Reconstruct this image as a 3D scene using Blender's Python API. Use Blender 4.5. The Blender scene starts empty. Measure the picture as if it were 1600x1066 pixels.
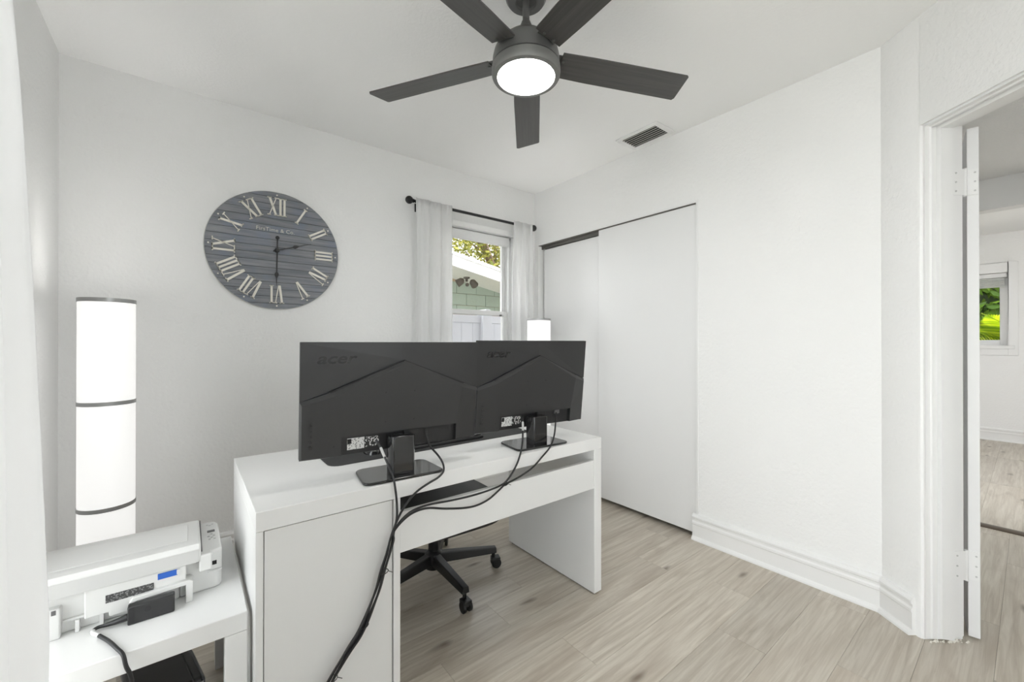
import bpy, bmesh, math, random
from mathutils import Vector, Matrix
random.seed(7)
S = bpy.context.scene
COL = S.collection
PI = math.pi

# ------------------------------------------------------------------ camera, world, light, exposure
FPX, YAW, PITCH = 641.0, 0.6682, 0.0031
cd = bpy.data.cameras.new('camera'); cam = bpy.data.objects.new('camera', cd); COL.objects.link(cam)
cd.sensor_width = 36.0; cd.sensor_fit = 'HORIZONTAL'; cd.lens = FPX*36.0/1600.0
cd.clip_start = 0.02; cd.clip_end = 200
cam.location = (0, 0, 1.18)
cam.rotation_euler = (PI/2+PITCH, 0, -YAW)
S.camera = cam
w = bpy.data.worlds.new('World'); S.world = w; w.use_nodes = True
w.node_tree.nodes['Background'].inputs[0].default_value = (0.97, 0.985, 1.0, 1)
w.node_tree.nodes['Background'].inputs[1].default_value = 3.0
vs = S.view_settings
vs.view_transform = 'Standard'; vs.look = 'None'; vs.exposure = 0.96; vs.gamma = 1.0; vs.use_curve_mapping = False
FAN_LIGHT = 24.0          # emission of the fan lamp's diffuser
LAMP_LIGHT = 0.3         # emission of the paper lamp shades
UPLIGHT = 22.0        # emission of discs added inside the lamp shades to brighten the ceiling

# ------------------------------------------------------------------ materials
def s2l(c):
    c = c/255.0
    return c/12.92 if c <= 0.04045 else ((c+0.055)/1.055)**2.4
def rgb(r, g, b): return (s2l(r), s2l(g), s2l(b), 1)
def mat(name, col, rough=0.5, metal=0.0, spec=0.5, bump=None, noise=None, coat=0.0):
    """bump = (scale, strength, distance); noise = (scale, amount) slow colour mottling"""
    m = bpy.data.materials.new(name); m.use_nodes = True
    nt = m.node_tree; b = nt.nodes['Principled BSDF']
    b.inputs['Base Color'].default_value = col
    b.inputs['Roughness'].default_value = rough
    b.inputs['Metallic'].default_value = metal
    b.inputs['Specular IOR Level'].default_value = spec
    b.inputs['Coat Weight'].default_value = coat
    if bump or noise:
        tc = nt.nodes.new('ShaderNodeTexCoord')
    if noise:
        n = nt.nodes.new('ShaderNodeTexNoise'); n.inputs['Scale'].default_value = noise[0]; n.inputs['Detail'].default_value = 4
        nt.links.new(tc.outputs['Object'], n.inputs['Vector'])
        mx = nt.nodes.new('ShaderNodeMix'); mx.data_type = 'RGBA'
        k = noise[1]
        mx.inputs['A'].default_value = tuple(c*(1-k) for c in col[:3])+(1,)
        mx.inputs['B'].default_value = tuple(min(1, c*(1+k)) for c in col[:3])+(1,)
        nt.links.new(n.outputs['Fac'], mx.inputs['Factor']); nt.links.new(mx.outputs['Result'], b.inputs['Base Color'])
    if bump:
        n = nt.nodes.new('ShaderNodeTexNoise'); n.inputs['Scale'].default_value = bump[0]; n.inputs['Detail'].default_value = 3
        nt.links.new(tc.outputs['Object'], n.inputs['Vector'])
        bp = nt.nodes.new('ShaderNodeBump'); bp.inputs['Strength'].default_value = bump[1]; bp.inputs['Distance'].default_value = bump[2]
        nt.links.new(n.outputs['Fac'], bp.inputs['Height']); nt.links.new(bp.outputs['Normal'], b.inputs['Normal'])
    return m
def emis(name, col, strength):
    m = bpy.data.materials.new(name); m.use_nodes = True
    b = m.node_tree.nodes['Principled BSDF']
    b.inputs['Base Color'].default_value = (0.8, 0.8, 0.8, 1)
    b.inputs['Emission Color'].default_value = col; b.inputs['Emission Strength'].default_value = strength
    return m
M = {}
M['wall'] = mat('wall_paint', (0.885, 0.885, 0.875, 1), 0.75, bump=(62, 0.55, 0.005))
M['ceiling'] = mat('ceiling_paint', (0.93, 0.93, 0.92, 1), 0.85, bump=(70, 0.3, 0.004))
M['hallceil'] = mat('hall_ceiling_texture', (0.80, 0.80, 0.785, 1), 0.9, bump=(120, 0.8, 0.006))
M['trim'] = mat('trim_gloss_white', (0.86, 0.86, 0.85, 1), 0.32, bump=(20, 0.05, 0.002))
M['doorw'] = mat('door_white', (0.84, 0.84, 0.835, 1), 0.4, bump=(14, 0.04, 0.002))
M['deskw'] = mat('desk_white_laminate', (0.80, 0.80, 0.79, 1), 0.35, bump=(60, 0.03, 0.001))
M['deskback'] = mat('desk_back_board', (0.77, 0.77, 0.76, 1), 0.45)
M['tablew'] = mat('side_table_white', (0.80, 0.80, 0.79, 1), 0.3)
M['dark'] = mat('dark_void', (0.02, 0.02, 0.02, 1), 0.9)
M['blk'] = mat('black_plastic', (0.026, 0.026, 0.027, 1), 0.42, bump=(900, 0.12, 0.0006))
M['blk2'] = mat('black_plastic_recess', (0.016, 0.016, 0.017, 1), 0.5)
M['gloss'] = mat('black_gloss', (0.018, 0.018, 0.019, 1), 0.08, coat=0.3)
M['rubber'] = mat('black_rubber_cable', (0.013, 0.013, 0.014, 1), 0.45)
M['chair'] = mat('chair_black_metal', (0.010, 0.010, 0.011, 1), 0.38)
M['seat'] = mat('chair_seat_black', (0.012, 0.012, 0.012, 1), 0.6, bump=(300, 0.3, 0.002))
M['matblk'] = mat('desk_mat_cloth', (0.035, 0.035, 0.036, 1), 0.8, bump=(600, 0.3, 0.001))
M['fan'] = mat('fan_gunmetal', rgb(100, 100, 99), 0.42, metal=0.35)
M['fanring'] = mat('fan_ring_grey', rgb(122, 122, 120), 0.45, metal=0.3)
M['steel'] = mat('steel_ring', rgb(168, 168, 167), 0.35, metal=0.6)
M['iron'] = mat('curtain_rod_black', (0.02, 0.02, 0.021, 1), 0.4, metal=0.2)
M['print'] = mat('printer_white', (0.70, 0.70, 0.685, 1), 0.42, bump=(400, 0.05, 0.0006))
M['print2'] = mat('printer_light_grey', (0.56, 0.56, 0.55, 1), 0.4)
M['blue'] = mat('blue_tape', (0.025, 0.12, 0.50, 1), 0.5)
M['grey'] = mat('grey_plastic', (0.12, 0.12, 0.12, 1), 0.5)
M['cream'] = mat('numeral_cream', rgb(236, 232, 222), 0.5)
M['clockback'] = mat('clock_rim_pale', rgb(205, 204, 200), 0.5)
M['label'] = mat('sticker_white', (0.7, 0.7, 0.69, 1), 0.5)
M['vinyl'] = mat('fence_white_vinyl', (0.56, 0.57, 0.62, 1), 0.4)
M['cream2'] = mat('soffit_tan', rgb(190, 170, 142), 0.7)
M['green'] = mat('block_wall_sage', rgb(164, 178, 166), 0.8, noise=(3, 0.08), bump=(40, 0.3, 0.01))
M['roof'] = mat('roof_white_coating', (0.85, 0.85, 0.85, 1), 0.6, noise=(4, 0.05))
M['bark'] = mat('tree_bark', rgb(128, 108, 96), 0.9, noise=(6, 0.25), bump=(20, 0.6, 0.02))
M['bounce_ground'] = mat('pale_bounce_ground', rgb(222, 219, 212), 0.9, noise=(5, 0.06))
M['bronze'] = mat('flood_light_bronze', rgb(84, 78, 70), 0.5)
M['fandiff'] = emis('fan_lamp_diffuser', (1.0, 0.985, 0.955, 1), FAN_LIGHT)
M['uplight_disc'] = emis('lamp_uplight_disc', (1.0, 0.985, 0.955, 1), UPLIGHT)
M['shade'] = emis('lamp_paper_shade', (1.0, 0.99, 0.97, 1), LAMP_LIGHT)

def glass():
    m = bpy.data.materials.new('window_glass'); m.use_nodes = True; nt = m.node_tree
    nt.nodes.remove(nt.nodes['Principled BSDF'])
    t = nt.nodes.new('ShaderNodeBsdfTransparent'); t.inputs[0].default_value = (0.96, 0.97, 0.97, 1)
    g = nt.nodes.new('ShaderNodeBsdfGlossy'); g.inputs['Roughness'].default_value = 0.02
    f = nt.nodes.new('ShaderNodeFresnel'); f.inputs[0].default_value = 1.25
    mx = nt.nodes.new('ShaderNodeMixShader')
    nt.links.new(f.outputs[0], mx.inputs[0]); nt.links.new(t.outputs[0], mx.inputs[1]); nt.links.new(g.outputs[0], mx.inputs[2])
    nt.links.new(mx.outputs[0], nt.nodes['Material Output'].inputs[0])
    return m
M['glass'] = glass()
def cloth(name, trans, clear, alb):
    m = bpy.data.materials.new(name); m.use_nodes = True; nt = m.node_tree
    nt.nodes.remove(nt.nodes['Principled BSDF'])
    d = nt.nodes.new('ShaderNodeBsdfDiffuse'); d.inputs[0].default_value = (alb, alb, alb*.995, 1)
    t = nt.nodes.new('ShaderNodeBsdfTranslucent'); t.inputs[0].default_value = (0.94, 0.94, 0.94, 1)
    mx = nt.nodes.new('ShaderNodeMixShader'); mx.inputs[0].default_value = trans
    nt.links.new(d.outputs[0], mx.inputs[1]); nt.links.new(t.outputs[0], mx.inputs[2])
    tr = nt.nodes.new('ShaderNodeBsdfTransparent')
    m2 = nt.nodes.new('ShaderNodeMixShader'); m2.inputs[0].default_value = clear
    nt.links.new(mx.outputs[0], m2.inputs[1]); nt.links.new(tr.outputs[0], m2.inputs[2])
    nt.links.new(m2.outputs[0], nt.nodes['Material Output'].inputs[0])
    return m
M['cloth'] = cloth('sheer_curtain', 0.52, 0.13, 0.92)
M['cloth_dense'] = cloth('lined_curtain', 0.29, 0.0, 0.86)

def wood(name, c1, c2, c3, plank=True, xs=1.6, ys=26.0, rough=0.42, along='X', dist=0.5):
    """streaky wood; per-object random tone and pattern offset"""
    m = bpy.data.materials.new(name); m.use_nodes = True; nt = m.node_tree; b = nt.nodes['Principled BSDF']
    N = nt.nodes.new; L = nt.links.new
    tc = N('ShaderNodeTexCoord'); oi = N('ShaderNodeObjectInfo')
    mul = N('ShaderNodeVectorMath'); mul.operation = 'SCALE'; mul.inputs[0].default_value = (37.0, 91.0, 53.0)
    L(oi.outputs['Random'], mul.inputs['Scale'])
    add = N('ShaderNodeVectorMath'); L(tc.outputs['Object'], add.inputs[0]); L(mul.outputs[0], add.inputs[1])
    mp = N('ShaderNodeMapping'); mp.inputs['Scale'].default_value = (xs, ys, ys) if along == 'X' else (ys, xs, ys)
    L(add.outputs[0], mp.inputs[0])
    n1 = N('ShaderNodeTexNoise'); n1.inputs['Scale'].default_value = 1.0; n1.inputs['Detail'].default_value = 8; n1.inputs['Roughness'].default_value = 0.62; n1.inputs['Distortion'].default_value = dist
    L(mp.outputs[0], n1.inputs['Vector'])
    mp2 = N('ShaderNodeMapping'); mp2.inputs['Scale'].default_value = (xs*0.8, ys*0.22, 1) if along == 'X' else (ys*0.22, xs*0.8, 1)
    L(add.outputs[0], mp2.inputs[0])
    n2 = N('ShaderNodeTexNoise'); n2.inputs['Scale'].default_value = 1.0; n2.inputs['Detail'].default_value = 3; n2.inputs['Distortion'].default_value = 1.2
    L(mp2.outputs[0], n2.inputs['Vector'])
    r1 = N('ShaderNodeValToRGB'); r1.color_ramp.elements[0].position = 0.30; r1.color_ramp.elements[1].position = 0.72
    r1.color_ramp.elements[0].color = c2; r1.color_ramp.elements[1].color = c1
    L(n1.outputs['Fac'], r1.inputs[0])
    mx = N('ShaderNodeMix'); mx.data_type = 'RGBA'; L(r1.outputs[0], mx.inputs['A']); mx.inputs['B'].default_value = c3
    r2 = N('ShaderNodeValToRGB'); r2.color_ramp.elements[0].position = 0.50; r2.color_ramp.elements[1].position = 0.80
    r2.color_ramp.elements[0].color = (0, 0, 0, 1); r2.color_ramp.elements[1].color = (0.75, 0.75, 0.75, 1)
    L(n2.outputs['Fac'], r2.inputs[0]); L(r2.outputs[0], mx.inputs['Factor'])
    last = mx.outputs['Result']
    if plank:
        # scattered knots
        mp3 = N('ShaderNodeMapping'); mp3.inputs['Scale'].default_value = (2.2, 6.5, 1); L(add.outputs[0], mp3.inputs[0])
        nz = N('ShaderNodeTexNoise'); nz.inputs['Scale'].default_value = 3.0; L(mp3.outputs[0], nz.inputs['Vector'])
        av = N('ShaderNodeVectorMath'); av.operation = 'MULTIPLY_ADD'; av.inputs[1].default_value = (0.22, 0.22, 0); L(nz.outputs['Color'], av.inputs[0]); L(mp3.outputs[0], av.inputs[2])
        vo = N('ShaderNodeTexVoronoi'); vo.inputs['Scale'].default_value = 1.0; vo.inputs['Randomness'].default_value = 1.0; vo.voronoi_dimensions = '2D'; L(av.outputs[0], vo.inputs['Vector'])
        r3 = N('ShaderNodeValToRGB'); r3.color_ramp.elements[0].position = 0.02; r3.color_ramp.elements[1].position = 0.13
        r3.color_ramp.elements[0].color = (0.8, 0.8, 0.8, 1); r3.color_ramp.elements[1].color = (0, 0, 0, 1)
        L(vo.outputs['Distance'], r3.inputs[0])
        sel = N('ShaderNodeMath'); sel.operation = 'GREATER_THAN'; sel.inputs[1].default_value = 0.55
        sp = N('ShaderNodeSeparateColor'); L(vo.outputs['Color'], sp.inputs[0]); L(sp.outputs[0], sel.inputs[0])
        kf = N('ShaderNodeMath'); kf.operation = 'MULTIPLY'; L(sel.outputs[0], kf.inputs[0]); L(r3.outputs[0], kf.inputs[1])
        mk = N('ShaderNodeMix'); mk.data_type = 'RGBA'; L(last, mk.inputs['A']); mk.inputs['B'].default_value = rgb(112, 98, 84); L(kf.outputs[0], mk.inputs['Factor'])
        last = mk.outputs['Result']
    hs = N('ShaderNodeHueSaturation')
    mr = N('ShaderNodeMapRange'); mr.inputs['To Min'].default_value = 0.90; mr.inputs['To Max'].default_value = 1.08
    L(oi.outputs['Random'], mr.inputs['Value']); L(mr.outputs[0], hs.inputs['Value']); L(last, hs.inputs['Color'])
    L(hs.outputs[0], b.inputs['Base Color'])
    b.inputs['Roughness'].default_value = rough
    bp = N('ShaderNodeBump'); bp.inputs['Strength'].default_value = 0.12; bp.inputs['Distance'].default_value = 0.0015
    L(n1.outputs['Fac'], bp.inputs['Height']); L(bp.outputs['Normal'], b.inputs['Normal'])
    return m
M['floor'] = wood('floor_plank_oak', rgb(213, 206, 193), rgb(175, 164, 149), rgb(163, 150, 135), rough=0.36, xs=2.4, ys=50.0, dist=0.7)
M['blade'] = wood('fan_blade_dark_wood', rgb(82, 80, 78), rgb(62, 61, 60), rgb(72, 70, 69), plank=False, xs=3.0, ys=90.0, rough=0.33)
M['clockwood'] = wood('clock_board_bluegrey', rgb(150, 151, 154), rgb(112, 116, 124), rgb(122, 134, 156), plank=False, xs=5.0, ys=70.0, rough=0.7, dist=0.15)

def leafmat(name, ca, cb, cc):
    m = bpy.data.materials.new(name); m.use_nodes = True; nt = m.node_tree; b = nt.nodes['Principled BSDF']
    g = nt.nodes.new('ShaderNodeNewGeometry'); r = nt.nodes.new('ShaderNodeValToRGB')
    r.color_ramp.elements[0].color = ca; r.color_ramp.elements[1].color = cc
    e = r.color_ramp.elements.new(0.5); e.color = cb
    nt.links.new(g.outputs['Random Per Island'], r.inputs[0]); nt.links.new(r.outputs[0], b.inputs['Base Color'])
    b.inputs['Roughness'].default_value = 0.5
    tr = nt.nodes.new('ShaderNodeBsdfTranslucent'); nt.links.new(r.outputs[0], tr.inputs[0])
    mx = nt.nodes.new('ShaderNodeMixShader'); mx.inputs[0].default_value = 0.5
    nt.links.new(b.outputs[0], mx.inputs[1]); nt.links.new(tr.outputs[0], mx.inputs[2]); nt.links.new(mx.outputs[0], nt.nodes['Material Output'].inputs[0])
    return m
M['leaf'] = leafmat('tree_leaf', rgb(98, 108, 44), rgb(150, 150, 62), rgb(196, 188, 100))
M['palm'] = leafmat('palm_leaf', rgb(88, 122, 18), rgb(150, 172, 20), rgb(186, 196, 34))
M['palmdark'] = leafmat('palm_leaf_deep', rgb(50, 78, 24), rgb(78, 110, 30), rgb(110, 140, 40))

def printmat(name, base, ink, sx, sy, thr):
    """rows of small print-like marks"""
    m = bpy.data.materials.new(name); m.use_nodes = True; nt = m.node_tree; b = nt.nodes['Principled BSDF']
    tc = nt.nodes.new('ShaderNodeTexCoord'); mp = nt.nodes.new('ShaderNodeMapping'); mp.inputs['Scale'].default_value = (sx, 0.01, sy)
    vo = nt.nodes.new('ShaderNodeTexVoronoi'); vo.inputs['Scale'].default_value = 1; vo.distance = 'CHEBYCHEV'
    nt.links.new(tc.outputs['Object'], mp.inputs[0]); nt.links.new(mp.outputs[0], vo.inputs['Vector'])
    sp = nt.nodes.new('ShaderNodeSeparateColor'); nt.links.new(vo.outputs['Color'], sp.inputs[0])
    gt = nt.nodes.new('ShaderNodeMath'); gt.operation = 'GREATER_THAN'; gt.inputs[1].default_value = thr; nt.links.new(sp.outputs[0], gt.inputs[0])
    mx = nt.nodes.new('ShaderNodeMix'); mx.data_type = 'RGBA'; mx.inputs['A'].default_value = base; mx.inputs['B'].default_value = ink
    nt.links.new(gt.outputs[0], mx.inputs['Factor']); nt.links.new(mx.outputs['Result'], b.inputs['Base Color']); b.inputs['Roughness'].default_value = 0.5
    return m
M['stick1'] = printmat('sticker_print_light', (0.72, 0.72, 0.71, 1), (0.25, 0.25, 0.25, 1), 300, 260, 0.80)
M['stick2'] = printmat('sticker_print_dark', (0.02, 0.02, 0.02, 1), (0.66, 0.66, 0.65, 1), 230, 190, 0.62)
M['stick3'] = printmat('printer_rating_print', (0.045, 0.045, 0.045, 1), (0.22, 0.22, 0.22, 1), 330, 420, 0.72)

# ------------------------------------------------------------------ mesh helpers
class MB:
    def __init__(s): s.v = []; s.f = []
    def add(s, vs, fs):
        k = len(s.v); s.v += [tuple(p) for p in vs]; s.f += [tuple(i+k for i in f) for f in fs]; return s
    def box(s, x0, x1, y0, y1, z0, z1):
        return s.add([(x0,y0,z0),(x1,y0,z0),(x1,y1,z0),(x0,y1,z0),(x0,y0,z1),(x1,y0,z1),(x1,y1,z1),(x0,y1,z1)],
            [(0,3,2,1),(4,5,6,7),(0,1,5,4),(1,2,6,5),(2,3,7,6),(3,0,4,7)])
    def prism(s, poly, axis, a0, a1):
        """poly: 2D points in the two other axes (cyclic order xyz without axis)"""
        n = len(poly)
        def P(p, a):
            if axis == 'z': return (p[0], p[1], a)
            if axis == 'y': return (p[0], a, p[1])
            return (a, p[0], p[1])
        vs = [P(p, a0) for p in poly]+[P(p, a1) for p in poly]
        fs = [tuple(range(n))[::-1], tuple(range(n, 2*n))]+[(i, (i+1) % n, n+(i+1) % n, n+i) for i in range(n)]
        return s.add(vs, fs)
    def lathe(s, prof, seg=32, c=(0,0,0), cap=True):
        vs = []; fs = []; n = len(prof)
        for r, z in prof:
            for k in range(seg):
                a = 2*PI*k/seg; vs.append((c[0]+r*math.cos(a), c[1]+r*math.sin(a), c[2]+z))
        for i in range(n-1):
            for k in range(seg):
                k2 = (k+1) % seg
                fs.append((i*seg+k, i*seg+k2, (i+1)*seg+k2, (i+1)*seg+k))
        if cap:
            fs.append(tuple(range(seg))[::-1]); fs.append(tuple((n-1)*seg+k for k in range(seg)))
        return s.add(vs, fs)
    def tube(s, pts, r, seg=8, cap=True):
        pts = [Vector(p) for p in pts]; n = len(pts)
        rs = r if isinstance(r, (list, tuple)) else [r]*n
        vs = []; fs = []; up = None
        for i in range(n):
            t = (pts[min(i+1, n-1)]-pts[max(i-1, 0)]).normalized()
            if up is None:
                up = Vector((0, 0, 1)) if abs(t.z) < 0.9 else Vector((1, 0, 0))
            a = t.cross(up).normalized(); up = a.cross(t).normalized()
            for k in range(seg):
                an = 2*PI*k/seg; vs.append(pts[i]+a*(rs[i]*math.cos(an))+up*(rs[i]*math.sin(an)))
        for i in range(n-1):
            for k in range(seg):
                k2 = (k+1) % seg; fs.append((i*seg+k, i*seg+k2, (i+1)*seg+k2, (i+1)*seg+k))
        if cap: fs.append(tuple(range(seg))[::-1]); fs.append(tuple((n-1)*seg+k for k in range(seg)))
        return s.add(vs, fs)
    def ball(s, c, r, seg=16, rings=10, sc=(1,1,1)):
        vs = []; fs = []
        for i in range(rings+1):
            ph = PI*i/rings
            for k in range(seg):
                a = 2*PI*k/seg
                vs.append((c[0]+sc[0]*r*math.sin(ph)*math.cos(a), c[1]+sc[1]*r*math.sin(ph)*math.sin(a), c[2]+sc[2]*r*math.cos(ph)))
        for i in range(rings):
            for k in range(seg):
                k2 = (k+1) % seg; fs.append((i*seg+k, i*seg+k2, (i+1)*seg+k2, (i+1)*seg+k))
        return s.add(vs, fs)
    def xf(s, fn): s.v = [tuple(fn(Vector(p))) for p in s.v]; return s
    def mesh(s, name, m, smooth=40, recalc=True):
        me = bpy.data.meshes.new(name); me.from_pydata(s.v, [], s.f); me.validate()
        bm = bmesh.new(); bm.from_mesh(me); bmesh.ops.remove_doubles(bm, verts=bm.verts, dist=1e-6)
        if recalc: bmesh.ops.recalc_face_normals(bm, faces=bm.faces)
        bm.to_mesh(me); bm.free()
        if smooth:
            me.polygons.foreach_set('use_smooth', [True]*len(me.polygons)); me.set_sharp_from_angle(angle=math.radians(smooth))
        me.materials.append(M[m] if isinstance(m, str) else m); return me
    def build(s, name, m, parent=None, smooth=40, bevel=0.0, seg=2, loc=None, rot=None, recalc=True):
        o = bpy.data.objects.new(name, s.mesh(name, m, smooth, recalc)); COL.objects.link(o)
        if parent: o.parent = parent
        if loc: o.location = loc
        if rot: o.rotation_euler = rot
        if bevel: 
            b = o.modifiers.new('bevel', 'BEVEL'); b.width = bevel; b.segments = seg; b.limit_method = 'ANGLE'; b.angle_limit = math.radians(50)
        return o
def linkmesh(name, me, parent=None, loc=None, rot=None):
    o = bpy.data.objects.new(name, me); COL.objects.link(o)
    if parent: o.parent = parent
    if loc: o.location = loc
    if rot: o.rotation_euler = rot
    return o
def tag(o, label, cat, group=None):
    o['label'] = label; o['category'] = cat
    if group: o['group'] = group
    return o
def thing(name, label, cat, loc=(0,0,0), rz=0, group=None):
    o = bpy.data.objects.new(name, None); COL.objects.link(o); o.location = loc; o.rotation_euler = (0, 0, rz)
    o.empty_display_size = 0.1
    return tag(o, label, cat, group)
def struct(o, label=None):
    o['kind'] = 'structure'
    if label: o['label'] = label
    return o
def sempty(name, loc=(0,0,0), label=None):
    o = bpy.data.objects.new(name, None); COL.objects.link(o); o.location = loc; o.empty_display_size = 0.1
    return struct(o, label)
def spline(pts, n=6):
    """Catmull-Rom through points"""
    P = [Vector(p) for p in pts]; P = [P[0]*2-P[1]]+P+[P[-1]*2-P[-2]]; out = []
    for i in range(1, len(P)-2):
        for k in range(n):
            t = k/n; a, b, c, d = P[i-1], P[i], P[i+1], P[i+2]
            out.append(0.5*((2*b)+(c-a)*t+(2*a-5*b+4*c-d)*t*t+(3*b-a-3*c+d)*t**3))
    out.append(P[-2]); return out
def textmesh(name, body, size, extrude, m, shear=0.0, spacing=1.0, align='CENTER', offset=0.0):
    c = bpy.data.curves.new(name, 'FONT'); c.body = body; c.size = size; c.extrude = extrude; c.shear = shear
    c.space_character = spacing; c.align_x = align; c.align_y = 'CENTER'; c.resolution_u = 3; c.offset = offset
    o = bpy.data.objects.new(name, c); COL.objects.link(o)
    dg = bpy.context.evaluated_depsgraph_get(); me = bpy.data.meshes.new_from_object(o.evaluated_get(dg))
    bpy.data.objects.remove(o); me.materials.clear(); me.materials.append(M[m]); return me

# ------------------------------------------------------------------ room constants
XL, XR, YB, H = -0.459, 2.395, 2.713, 2.484
FW = Vector((math.sin(YAW), math.cos(YAW), 0))      # the diagonal door wall runs along -FW
RT = Vector((math.cos(YAW), -math.sin(YAW), 0))     # and faces -RT
DO = Vector((2.395, 0.41, 0))                        # corner where it leaves the closet wall
def diag(p): return DO - FW*p[0] + RT*p[1] + Vector((0, 0, p[2]))

# floor and planks
floor = struct(MB().box(-0.6, 7.75, -1.6, 2.95, -0.06, -0.0045).build('floor', mat('floor_underlay', rgb(120, 106, 92), 0.9)), 'grey-beige oak plank flooring')
PWID, PLEN = 0.18, 1.22
pm = MB(); g = 0.0003; bv = 0.0006
pm.add([(0,g,-.0045),(PLEN-2*g,g,-.0045),(PLEN-2*g,PWID-g,-.0045),(0,PWID-g,-.0045),
        (0,g,-bv),(PLEN-2*g,g,-bv),(PLEN-2*g,PWID-g,-bv),(0,PWID-g,-bv),
        (bv,g+bv,0),(PLEN-2*g-bv,g+bv,0),(PLEN-2*g-bv,PWID-g-bv,0),(bv,PWID-g-bv,0)],
       [(0,1,5,4),(1,2,6,5),(2,3,7,6),(3,0,4,7),(4,5,9,8),(5,6,10,9),(6,7,11,10),(7,4,8,11),(8,9,10,11)])
plank_me = pm.mesh('plank', 'floor', smooth=0)
known = {0: 1.717, 1: 2.036, 3: 0.73, 4: 1.057}
for k in range(-12, 12):
    y = 0.625+PWID*k
    off = known.get(k, (k*0.437+0.3) % PLEN)
    x = off-PLEN*math.ceil((off+0.5)/PLEN)
    x1 = 3.94
    while x < x1:
        if not (x+PLEN < -0.5):
            linkmesh('plank', plank_me, floor, (x, y, 0))
        x += PLEN
for k in range(-12, 3):
    y = 0.58+PWID*k; x = 4.06-((k*0.511) % PLEN)*0
    x = 4.06+((k*0.377) % 0.5)-0.5 if False else 4.06
    while x < 7.0:
        linkmesh('plank', plank_me, floor, (x, y, 0.002)); x += PLEN
struct(MB().prism([(3.985,-0.002),(3.985,0.004),(3.995,0.010),(4.045,0.010),(4.055,0.004),(4.055,-0.002)], 'y', -1.6, 0.6)
       .build('trim_1', mat('threshold_strip_dark', rgb(92, 80, 68), 0.5)), 'dark floor transition strip in the hall')

# ceiling and walls
struct(MB().prism([(XL-.2,-1.42),(1.72,-1.42),(1.72,-0.62),(XR+.12,0.36),(XR+.8,0.36),(XR+.8,YB+.16),(XL-.2,YB+.16)], 'z', H, H+0.12).build('ceiling', 'ceiling', smooth=0), 'white textured ceiling')
WX0, WX1, WZ0, WZ1 = 1.33, 2.155, 0.86, 2.065
bw = MB()
bw.box(XL-.15, WX0, YB, YB+.15, 0, H).box(WX1, XR+.12, YB, YB+.15, 0, H).box(WX0, WX1, YB, YB+.15, WZ1, H).box(WX0, WX1, YB, YB+.15, 0, WZ0)
struct(bw.build('wall_back', 'wall', smooth=0), 'white textured wall with clock and curtained window')
LY0, LY1, LZ0, LZ1 = -1.30, 1.62, 0.10, 2.25
lw = MB()
lw.box(XL-.15, XL, -1.42, LY0, 0, H).box(XL-.15, XL, LY1, YB, 0, H).box(XL-.15, XL, LY0, LY1, LZ1, H).box(XL-.15, XL, LY0, LY1, 0, LZ0)
struct(lw.build('wall_left', 'wall', smooth=0), 'white wall at the left behind the printer table')
struct(MB().box(XL-.15, .25, -1.42, -1.3, 0, H).box(1.05, 1.72, -1.42, -1.3, 0, H).box(.25, 1.05, -1.42, -1.3, 0, .86).box(.25, 1.05, -1.42, -1.3, 2.065, H).box(1.60, 1.72, -1.3, -0.60, 0, H).build('wall_near', 'wall', smooth=0), 'white wall behind the camera')
CY0, CY1, CZ = 1.247, 2.665, 2.022
rw = MB()
rw.box(XR, XR+.12, 0.36, CY0, 0, H).box(XR, XR+.12, CY0, CY1, CZ, H).box(XR, XR+.12, CY1, YB, 0, H)
struct(rw.build('wall_right', 'wall', smooth=0), 'white textured closet wall on the right')
cl = MB().box(XR+.7, XR+.74, CY0-.1, CY1+.05, 0, H).box(XR+.12, XR+.7, CY0-.1, CY0-.02, 0, H).box(XR+.12, XR+.7, CY1, CY1+.05, 0, H)
struct(cl.build('wall_closet', 'wall', smooth=0), 'inside of the closet')
# diagonal wall with the doorway
T0, T1, DH, WT = 0.172, 0.96, 2.045, 0.165
dw = MB()
dw.prism([(-0.06,WT),(0,0),(T0-.012,0),(T0-.004,0.004),(T0,0.012),(T0,WT)], 'z', 0, H)
dw.box(T0, T1, 0.0, WT, DH, H)
dw.box(T1, T1+.32, 0.0, WT, 0, H)
struct(dw.xf(diag).build('wall_door', 'wall', smooth=30), 'white diagonal wall around the open doorway')
# moulded jamb lining of the doorway (three runs)
prof = [(0.012,0.0),(0.012,0.008),(0.030,0.008),(0.034,0.013),(0.042,0.013),(0.046,0.006),(0.060,0.006),(0.064,0.020),(0.112,0.020),(0.116,0.004),(0.165,0.004),(0.165,0.0)]
rj = random.Random(3)
jm = MB()
# hinge side, with a chipped lower end
n = len(prof); zz = [0.004+0.012*rj.random() for _ in prof]
vsj = [(T0+d, L, z) for (L, d), z in zip(prof, zz)]+[(T0+d, L, DH) for L, d in prof]
jm.add(vsj, [tuple(range(n)), tuple(range(n, 2*n))]+[(i, (i+1) % n, n+(i+1) % n, n+i) for i in range(n)])
struct(jm.xf(diag).build('trim_2', 'trim', smooth=0), 'white moulded door jamb with chipped lower end')
jh = MB(); vsj = [(t, L, DH-d) for t in (T0, T1) for L, d in prof]
jh.add(vsj, [tuple(range(n)), tuple(range(n, 2*n))]+[(i, (i+1) % n, n+(i+1) % n, n+i) for i in range(n)])
struct(jh.xf(diag).build('trim_3', 'trim', smooth=0), 'white moulded head of the doorway')
jf = MB(); vsj = [(T1-d, L, z) for z in (0, DH) for L, d in prof]
jf.add(vsj, [tuple(range(n)), tuple(range(n, 2*n))]+[(i, (i+1) % n, n+(i+1) % n, n+i) for i in range(n)])
struct(jf.xf(diag).build('trim_4', 'trim', smooth=0), 'white moulded jamb nearer the camera')
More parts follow.
